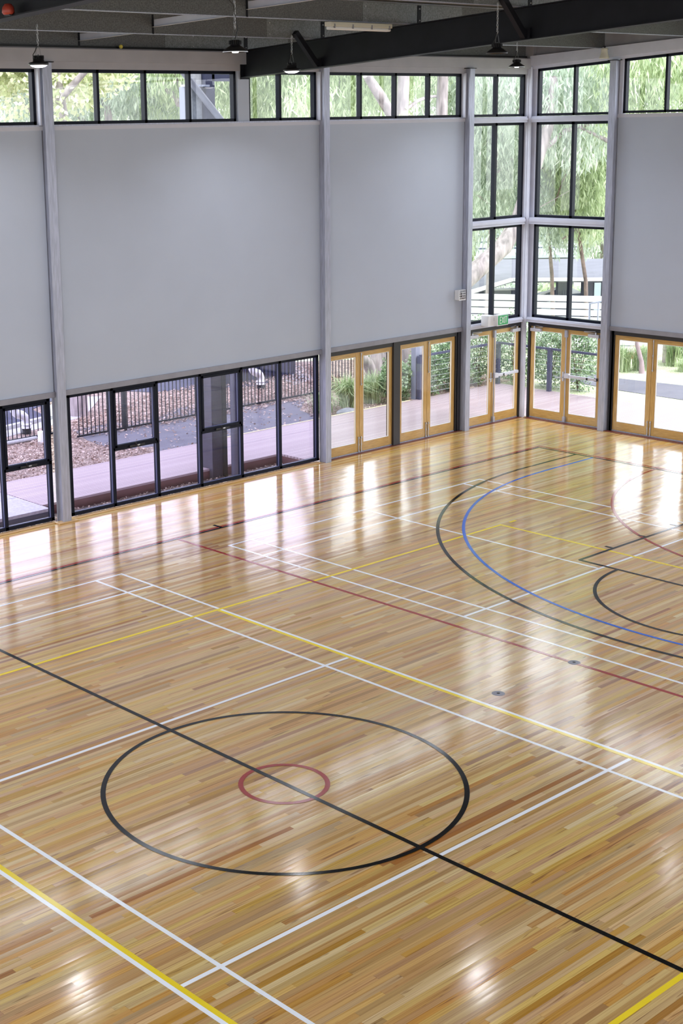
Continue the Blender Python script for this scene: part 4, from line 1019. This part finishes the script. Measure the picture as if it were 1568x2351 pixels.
cn = empty('walkway_canopy', W(1240, 46, -1.5), 'long grey flat walkway roof with a white gutter behind the slatted wall', 'canopy'); o = cn.location
A0, A1, A2 = W(1020, 44.0, 1.22), W(1166, 48, 1.34), W(1660, 47, 1.34)
q = MB(o)
for p_, p2 in ((A0, A1), (A1, A2)):
    n_ = fd*6
    q.add([p_, p2, p2+n_+Vector((0,0,.12)), p_+n_+Vector((0,0,.12)), p_+Vector((0,0,-.1)), p2+Vector((0,0,-.1)), p2+n_, p_+n_], [(0,1,2,3), (4,7,6,5), (0,4,5,1), (1,5,6,2), (2,6,7,3), (3,7,4,0)])
q.build('canopy_roof', M['grey_roof'], cn)
q = MB(o); q.bar(A0-fd*.05, A1-fd*.05, .1, .10).bar(A1-fd*.05, A2-fd*.05, .1, .10); q.build('gutter', M['white_board'], cn)
for px, d in ((1108, 46.5), (1279, 49), (1335, 49)):
    p = W(px, d, 0); MB(o).box(p.x-.14, p.x+.14, p.y-.14, p.y+.14, -2.5, 1.25).build('canopy_post', M['dark_wall'], cn)
dw = empty('retaining_wall', W(1200, 51, -2), 'dark blue-grey wall under the walkway roof', 'wall'); o = dw.location
q = MB(o); q.bar(W(1020, 53.5, -.7), W(1175, 53.5, -.7), .3, 2.3).bar(W(1175, 53.5, -.9), W(1290, 53.5, -.5), .3, 1.9).bar(W(1340, 53.5, -.6), W(1640, 53.5, -.6), .3, 2.5); q.build('wall_face', M['dark_wall'], dw)
q = MB(o); q.tube([W(1020, 53.2, .45), W(1175, 53.2, .45)], .04, 6); q.tube([W(1222, 53.0, .2), W(1300, 52.5, .75)], .05, 6); q.build('wall_rail', M['white_board'], dw)
sgp = W(1362, 45.5, .6); tag(MB(sgp).bar(W(1352, 45.5, .95), W(1366, 45.5, .95), .05, 1.0).build('notice_board', M['pale_metal']), 'small pale blank board standing behind the slatted wall', 'board')
cr = empty('parked_car', W(1310, 50, -1), 'white and blue parked car, half hidden behind the slatted wall', 'car'); o = cr.location
base = [W(1255, 50.5, 0), W(1350, 50.5, 0)]
prof = [(-.1, -1.0), (0, .1), (.12, .38), (.35, .45), (.48, .85), (.75, .88), (.9, .5), (1.0, .40), (1.02, -1.0)]
Lc = (base[1]-base[0]); front = [base[0]+Lc*u+Vector((0,0,v-.3)) for u, v in prof]; back = [p+fd*1.7 for p in front]; n_ = len(prof)
MB(o).add(front+back, [tuple(range(n_)), tuple(range(2*n_-1, n_-1, -1))]+[(i, i+n_, (i+1) % n_+n_, (i+1) % n_) for i in range(n_)]).build('car_body', plain('pale_car_paint', (0.272, 0.323, 0.425), .3, 0, 0), cr)
wpf = [base[0]+Lc*u+Vector((0,0,v-.3))-fd*.02 for u, v in ((.38, .47), (.5, .80), (.74, .82), (.85, .52))]
MB(o).add(wpf, [(0,1,2,3)]).build('car_window', M['dark_wall'], cr)
# far building with pale ribbed roof
fbu = empty('far_building', W(1190, 62, -3), 'distant building with pale ribbed metal roof seen through the corner glazing', 'building'); o = fbu.location
def rp(px0, px1, d0, d1, z0, z1):
    return [W(px0, d0, z0), W(px1, d0, z0), W(px1, d1, z1), W(px0, d1, z1)]
for (p0, p1) in ((1085, 1200), (1215, 1310)):
    V4 = rp(p0, p1, 60, 66, 1.05, 2.15); V5 = [v-Vector((0,0,.12)) for v in V4]
    MB(o).add(V4+V5, [(0,1,2,3), (7,6,5,4), (0,4,5,1), (1,5,6,2), (2,6,7,3), (3,7,4,0)]).build('roof_sheet', M['pale_metal'], fbu)
    q = MB(o)
    for k in range(1, 6):
        t = k/6; a_ = V4[0].lerp(V4[3], t); b2 = V4[1].lerp(V4[2], t); q.bar(a_+Vector((0,0,.03)), b2+Vector((0,0,.03)), .06, .05)
    q.build('roof_rib', M['dark_wall'], fbu)
    MB(o).bar(W(p0+6, 61.5, -.9), W(p1-6, 61.5, -.9), .2, 3.6).build('building_wall', M['grey_roof'], fbu)
# power lines
pw = MB(W(1200, 70, 4)); 
for z in (4.75, 4.95, 5.1): pw.tube([W(1080, 58, z-.6), W(1380, 58, z-.65)], .012, 5)
tag(pw.build('power_lines', M['galv']), 'thin overhead cables crossing behind the gum foliage', 'cables')
# low pink stone wall & cabinet through the right doors
sk_ = empty('garden_wall', W(1500, 44, -.15), 'low pinkish stone garden wall across the lawn, through the right doors', 'wall'); o = sk_.location
q = MB(o); q.bar(W(1400, 45.0, -.02), W(1720, 42.5, -.02), .5, .3); q.build('wall_body', plain('pink_stone', (0.45, 0.306, 0.324), .8, 0, .2, 3), sk_)
q = MB(o); q.bar(W(1400, 44.9, .16), W(1720, 42.4, .16), .6, .06); q.build('wall_coping', M['white_board'], sk_)
ub = empty('utility_box', W(1428, 43.5, -.15), 'green-grey utility box on the lawn beyond the right doors', 'utility box'); o = ub.location
MB(o).bar(W(1414, 43.2, .25), W(1441, 43.2, .25), .5, .8).build('box_body', plain('green_grey', (0.16, 0.224, 0.224), .6), ub); MB(o).bar(W(1413, 43.2, .67), W(1442, 43.2, .67), .56, .05).build('box_lid', M['grey_roof'], ub)
lf_ = empty('lattice_fence', W(1500, 47, -.15), 'low dark lattice fence behind the pink garden wall', 'fence'); o = lf_.location
q = MB(o); n_ = 60
for k in range(n_):
    p = W(1440+k*4, 46.6, 0); q.bar(p+Vector((0,0,-.2)), p+Vector((0,0,.8)), .05, .05, up=(0, 1, 0))
q.build('lattice_slat', M['dark_wall'], lf_)
q = MB(o); q.bar(W(1435, 46.6, .8), W(1690, 46.6, .8), .08, .07).bar(W(1435, 46.6, .1), W(1690, 46.6, .1), .08, .07); q.build('fence_rail', M['dark_wall'], lf_)
pt = W(1470, 43, -.15); patch('clay_patch', [tuple((W(px, d, 0))[:2]) for px, d in ((1420, 41), (1455, 40.6), (1475, 42.5), (1440, 43.5))], -.135, plain('orange_clay', (0.54, 0.27, 0.135), .9, 0, .2, 3))

# ---------------------------------------------------------------- light
w = bpy.data.worlds.new('World'); scene.world = w; w.use_nodes = True; nt = w.node_tree; nt.nodes.clear()
out = N(nt, 'ShaderNodeOutputWorld'); bg = N(nt, 'ShaderNodeBackground'); tc = N(nt, 'ShaderNodeTexCoord'); sp = N(nt, 'ShaderNodeSeparateXYZ')
L(nt, tc.outputs['Generated'], sp.inputs[0])
L(nt, ramp(nt, math_(nt, 'MULTIPLY_ADD', sp.outputs[2], .5, .5), [(.45, (.55, .55, .52)), (.5, (.92, .95, 1.0)), (1, (.80, .87, 1.0))]), bg.inputs[0])
bg.inputs[1].default_value = 3.9
L(nt, bg.outputs[0], out.inputs[0])
sn = bpy.data.lights.new('sun', 'SUN'); sn.energy = 2.0; sn.angle = 25*D2R; sn.color = (1, .97, .92)
so = bpy.data.objects.new('sun', sn); COL.objects.link(so); so.rotation_euler = (35*D2R, 12*D2R, 0)

# ---------------------------------------------------------------- camera
cam = bpy.data.cameras.new('camera'); co = bpy.data.objects.new('camera', cam); COL.objects.link(co); scene.camera = co
cam.sensor_fit = 'HORIZONTAL'; cam.sensor_width = 36; cam.lens = 3340.14/1568*36
cam.shift_x = (784-524.56)/1568; cam.shift_y = (1029.32-1175.5)/1568
rt_ = Vector((0.7541692, -0.6563836, -0.0197328)); up_ = Vector((0.1568611, 0.1508874, 0.9760264)); fw_ = Vector((0.6376703, 0.7391844, -0.2167557))
co.matrix_world = Matrix(((rt_.x, up_.x, -fw_.x, -9.06617), (rt_.y, up_.y, -fw_.y, -9.76985), (rt_.z, up_.z, -fw_.z, 6.36314), (0, 0, 0, 1)))
cam.clip_end = 500

scene.view_settings.view_transform = 'Standard'; scene.view_settings.look = 'None'; scene.view_settings.gamma = 1; scene.view_settings.exposure = 0.34
scene.view_settings.use_curve_mapping = False
cy = scene.cycles; cy.use_denoising = True; cy.adaptive_threshold = .02; cy.max_bounces = 7; cy.diffuse_bounces = 3; cy.glossy_bounces = 3; cy.transparent_max_bounces = 12; cy.transmission_bounces = 4
cy.sample_clamp_indirect = 4; cy.caustics_reflective = False; cy.caustics_refractive = False
